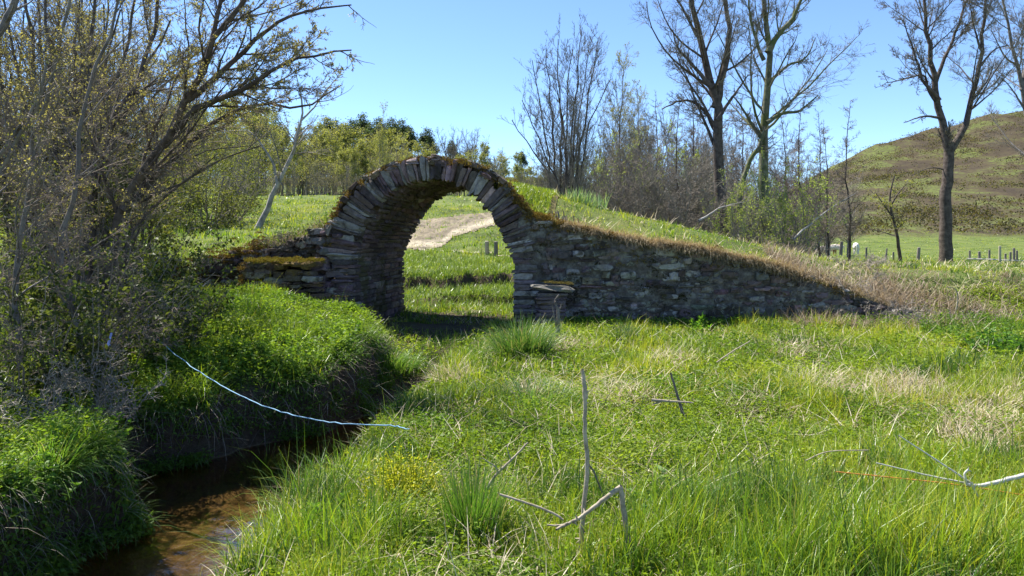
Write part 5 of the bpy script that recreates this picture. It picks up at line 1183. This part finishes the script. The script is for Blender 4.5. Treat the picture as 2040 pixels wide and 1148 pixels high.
tuft("rush_tuft", "thick pale green grass tuft on top of the near left bank", "grass tuft", 95, 860, 5.6, 800, .42, .09, .007, (.08, .2, .03), (.22, .36, .06), .5, .9, "tufts on the left bank")
tuft("rush_tuft", "upright grass tuft on the left bank beside the nook of the stream", "grass tuft", 520, 850, 8.0, 500, .36, .10, .008, (.10, .22, .03), (.24, .36, .06), .4, .9, "tufts on the left bank")
tuft("rush_tuft", "grass tuft at the left bank's brink just before the arch", "grass tuft", 775, 680, 11.6, 900, .42, .20, .010, (.07, .17, .03), (.16, .28, .05), .3, .7, "tufts on the left bank")
for px, lab in ((1165, "bunch of daffodil leaves on the ramp crest behind the hump"), (1188, "bunch of daffodil leaves at the lower end of the ramp crest's row"), (1145, "bunch of daffodil leaves nearest the hump on the ramp crest")):
    s_, z_ = face(px, 400, 2.3); g = BP(s_, 2.3, 0); gg = float(ground(g[0], g[1])); n_ = 60
    bag = Bag(); r_ = np.clip(rng.normal(0, .11, (n_, 2)), -.2, .2); blades(bag, np.concatenate([r_, np.zeros((n_, 1))], 1), rng.uniform(.2, .42, n_), np.full(n_, .022), rng.uniform(0, 6.28, n_), np.abs(rng.normal(.15, .15, n_)), np.abs(rng.normal(.25, .2, n_)), lerp_cols(n_, (.12, .24, .08), (.40, .48, .30)), 3)
    o = bag.build("daffodil_plant", M["grass"]); o.location = (float(g[0]), float(g[1]), gg - .02); tag(o, lab, "plant", "daffodil clumps on the ramp")
# cut stems on the hump's shoulders
for (s_, t_, n_, lab) in ((2.35, .25, 16, "row of short cut brown stems on the ramp beside the hump"), (-2.02, .5, 16, "short cut brown stems clinging to the arch's left shoulder")):
    bag = Bag(); g0 = BP(s_, t_, 0); zz = float(ground(*BP(s_ + .3, t_ + .5, 0)[:2])) if s_ > 0 else 1.8
    for k in range(n_):
        ds = rng.uniform(-.3, .45) if s_ > 0 else rng.uniform(-.12, .25); b0_ = BP(s_ + ds, t_ + rng.uniform(0, .4), 0)
        zb = float(ground(b0_[0], b0_[1])) if s_ > 0 else CZ + math.sqrt(max(2.06 ** 2 - (s_ + ds) ** 2, 0.05)) - .04
        b0_ = np.array((b0_[0], b0_[1], zb - .05)); e = b0_ + (rng.normal(0, .05), rng.normal(0, .04), rng.uniform(.14, .28))
        V, Qs = tubes(np.array([[b0_, (b0_ + e) / 2, e]]), np.array([[.013, .012, .010]]), 5); bag.add(V - np.append(g0[:2], zz), Qs)
    o = bag.build("cut_stems", M["stalkdark"]); o.location = (float(g0[0]), float(g0[1]), zz); tag(o, lab, "stems", "cut stems on the bridge")
# yellow flowering plant, fern-like plant at the wall's foot, broad leaved plants
def leafy(name, label, cat, px, py, Y_, n_, rad, h, size, c0, c1, asp=.5, group=None, up=.4):
    p = W(px, py, Y_); z = float(ground(p[0], p[1])); o = empty(name, (p[0], p[1], z - .01)); tag(o, label, cat, group)
    ns = max(5, n_ // 14); r_ = np.clip(rng.normal(0, rad * .75, (ns, 2)), -1.4 * rad, 1.4 * rad); base = np.concatenate([r_ * .7, np.zeros((ns, 1))], 1)
    hh = h * rng.uniform(.55, 1.1, ns) * np.exp(-(np.hypot(*r_.T) / rad) ** 2 * .2)
    P, R = grow(base, norm(np.concatenate([r_ / rad * .35, np.ones((ns, 1))], 1)), hh, np.full(ns, max(.0025, size * .05)), 4, .08, (0, 0, .02), .4)
    sb = Bag(); V, Qs = tubes(P, R, 4); sb.add(V, Qs, np.tile(np.array([c0]) * .9, (len(V), 1))); sb.build("stems", M["leaf"], o)
    per = max(4, n_ // ns); tt = rng.uniform(.12, 1, (ns, per)) * 4; ii = np.minimum(tt.astype(int), 3); f_ = (tt - ii)[..., None]; bi = np.arange(ns)[:, None]
    pt = (P[bi, ii] * (1 - f_) + P[bi, ii + 1] * f_).reshape(-1, 3); a = rng.uniform(0, 6.28, len(pt))
    D = np.stack([np.cos(a), np.sin(a), np.full(len(a), up) + rng.normal(0, .3, len(a))], -1); bag = Bag()
    leaves(bag, pt, D, size * rng.uniform(.6, 1.3, len(pt)) * (1.15 - .5 * tt.reshape(-1) / 4), asp, lerp_cols(len(pt), c0, c1), .2)
    bag.build("foliage", M["leaf"], o); return o
leafy("yellow_plant", "yellow flowering plant low in the foreground beside the dark rush tuft", "plant", 805, 1010, 4.6, 3600, .14, .40, .022, (.34, .40, .03), (.60, .56, .05), .9)
leafy("fern_plant", "bright green fern like plant against the foot of the right wall", "plant", 1393, 640, 12.7, 130, .10, .30, .14, (.12, .28, .03), (.22, .42, .05), .3, None, 1.6)
leafy("broadleaf_plant", "grey green broad leaved plant in the leafy middle of the meadow", "plant", 1320, 960, 4.9, 120, .11, .14, .09, (.12, .2, .07), (.2, .3, .1), .5, "broad leaved plants")
leafy("broadleaf_plant", "upright leafy plant at the stream edge of the foreground", "plant", 640, 1080, 4.2, 160, .10, .30, .10, (.10, .22, .03), (.22, .38, .06), .25, "broad leaved plants", 1.2)
leafy("broadleaf_plant", "nettle like plant at the top of the meadow's right side", "plant", 1990, 660, 9.5, 500, .30, .40, .10, (.05, .14, .02), (.16, .30, .04), .5, "broad leaved plants", .6)
for (px_, py_, yy_, lab_) in ((330, 730, 9.0, "nettle clump under the blue line where it leaves the thicket"), (610, 770, 9.6, "nettle clump on the brow of the left bank, above the hanging grass"), (450, 700, 10.2, "nettle clump in the middle of the left bank's green top"), (700, 690, 11.2, "nettle clump on the left bank nearest the arch"), (60, 900, 5.2, "nettle clump on the near left mound"), (180, 850, 6.2, "nettle clump at the tip of the near left mound")):
    leafy("nettle_plant", lab_, "plant", px_, py_, yy_, 420, .20, .38, .075, (.05, .13, .02), (.18, .32, .04), .5, "nettle clumps on the left bank", .5)
# fence posts
pm = simple("weathered post", 0, (.20, .18, .16), .9); pp2 = simple("pale post", 0, (.42, .38, .28), .9)
def post(label, px, top, base, Y_, r_, mat=None, lean=0.0, group="old fence posts in the pasture", parent=None, name="fence_post"):
    b_ = W(px, base + 8, Y_); t_ = W(px + lean, top, Y_); bag = Bag()
    V, Qs = tubes(np.array([[b_, b_ * .5 + t_ * .5, t_ - (0, 0, r_ * .3), t_]]), np.array([[r_, r_ * .97, r_ * .93, r_ * .55]]), 7)
    off = np.array(b_) if parent is None else np.array(parent.location)
    bag.add(V - off, Qs); q = V[-7:] - off; bag.add(np.vstack([q, q.mean(0)[None]]), [(i, (i + 1) % 7, 7, 7) for i in range(7)])
    o = bag.build(name, mat or pm, parent)
    if parent is None: o.location = tuple(b_); tag(o, label, "post", group)
    return o
for (px, a, b_, w_, lean, lab) in ((1675, 481, 500, .10, 2, "thick leaning grey post beside the two cows"), (1688, 494, 503, .04, 0, "tiny thin post between the cows"), (1726, 493, 506, .06, 0, "short dark post right of the single white cow"),
        (1765, 495, 510, .05, 2, "leaning thin dark post between the small tree and the white cow"), (1780, 502, 510, .06, 0, "low post stub near the small tree's foot"), (1829, 493, 511, .10, 2, "thick post right of the small tree"),
        (1646, 466, 497, .07, 1, "tall dark stump post in front of the cows")):
    post(lab, px, a, b_, 45, w_, None, lean)
f = empty("post_fence", W(1980, 520, 33)); tag(f, "row of thin posts with a pale rail at the pasture's near edge", "fence")
for (px, a, b_, w_) in ((1932, 499, 519, .045), (1951, 501, 519, .06), (1971, 498, 518, .05), (2003, 505, 517, .05), (2013, 502, 519, .05), (2020, 494, 519, .055), (2026, 499, 519, .045), (2060, 497, 519, .05)):
    post("", px, a, b_, 33, w_, None, 0, None, f, "post")
post("", 1992, 490, 528, 30, .05, pp2, 0, None, f, "post")
bag = Bag(); V, Qs = polytube(WP([(1926, 516), (1970, 517), (2010, 519), (2080, 521)], 32.9), .035, .03, 5); bag.add(V - np.array(f.location), Qs); bag.build("rail", simple("pale rail", 0, (.5, .47, .4), .9), f)
post("pale thick post seen through the arch on the grassy island of the track", 970, 480, 499, 33, .10, pp2, 0, "posts seen through the arch"); post("dark thin post seen through the arch beside the pale one", 988, 481, 502, 32, .09, None, 0, "posts seen through the arch")
# cows
def cow(label, px, Y_, rz, coat, coat2, graze=True, sc=1.0):
    import bmesh
    x = (px - 1020) / 1500.0 * Y_; z = float(ground(x, Y_)); o = empty("cow", (x, Y_, z), rz); tag(o, label, "cow", "cows grazing in the pasture"); o.scale = (sc,) * 3
    vs = []; ed = []; rad = []
    def v(p, r_, par=None):
        vs.append(p); rad.append(r_)
        if par is not None: ed.append((par, len(vs) - 1))
        return len(vs) - 1
    hip = v((-.75, 0, 1.12), (.27, .29)); b1_ = v((-.35, 0, 1.05), (.34, .36), hip); b2_ = v((.15, 0, 1.03), (.35, .38), b1_); sh = v((.6, 0, 1.08), (.27, .33), b2_)
    if graze:
        nk = v((.92, 0, .95), (.17, .2), sh); hd = v((1.15, 0, .62), (.12, .14), nk); mz = v((1.22, 0, .32), (.085, .09), hd)
    else:
        nk = v((.95, 0, 1.28), (.17, .2), sh); hd = v((1.2, 0, 1.42), (.13, .14), nk); mz = v((1.5, 0, 1.27), (.085, .09), hd)
    ear = [v((vs[hd][0] - .04, s_ * .24, vs[hd][2] + .08), (.035, .05), hd) for s_ in (-1, 1)]
    tl_ = v((-1.02, 0, 1.15), (.05, .05), hip); t2 = v((-1.1, 0, .6), (.03, .03), tl_); v((-1.1, 0, .42), (.05, .05), t2)
    for s_ in (-1, 1):
        a = v((-.75, s_ * .2, .82), (.15, .17), hip); k_ = v((-.66, s_ * .2, .6), (.09, .1), a); h_ = v((-.80, s_ * .2, .42), (.06, .07), k_); v((-.76, s_ * .2, .04), (.055, .06), h_)
        a = v((.56, s_ * .18, .78), (.12, .14), sh); k_ = v((.58, s_ * .18, .42), (.07, .07), a); v((.58, s_ * .18, .04), (.05, .055), k_)
    me = bpy.data.meshes.new("body"); me.from_pydata(vs, ed, []); bo = bpy.data.objects.new("body", me); scene.collection.objects.link(bo); bo.parent = o
    md = bo.modifiers.new("skin", 'SKIN'); md.use_smooth_shade = True
    for i, r_ in enumerate(rad): me.skin_vertices[0].data[i].radius = r_
    me.skin_vertices[0].data[0].use_root = True
    sb = bo.modifiers.new("sub", 'SUBSURF'); sb.levels = 1; sb.render_levels = 1
    nm = "coat " + str(coat)
    if nm not in M:
        m, n, b = newmat(nm); tc = n.nodes.new("ShaderNodeTexCoord")
        n.links.new(ramp(n, noise(n, 1.6, 3, .5, tc.outputs["Object"]), [(.46, coat), (.54, coat2)]), b.inputs[0]); b.inputs["Roughness"].default_value = .8; M[nm] = m
    me.materials.append(M[nm])
    for s_ in (-1, 1):
        hp = np.array(vs[hd]) + (0, s_ * .08, .1); bag = Bag(); V, Qs = polytube([hp, hp + (-.02, s_ * .12, .05), hp + (.05, s_ * .18, .16)], .025, .008, 5, 3); bag.add(V, Qs); bag.build("horn", pp2, o, smooth=True)
    return o
Wc, Bc = (.62, .58, .52), (.30, .13, .05)
cow("white cow grazing alone in the pasture, seen end on", 1705, 88, RAD(70), Wc, (.72, .70, .66), True, 1.05)
cow("white cow standing behind the thick leaning post", 1662, 90, RAD(165), (.66, .62, .56), (.5, .42, .34), True, 1.05)
cow("brown cow standing behind the white cow beside the grove", 1656, 97, RAD(20), Bc, (.38, .18, .07), False, 1.0)
cow("cream cow half hidden by the grove's last stems", 1640, 92, RAD(200), (.55, .45, .36), Wc, True, 1.0)
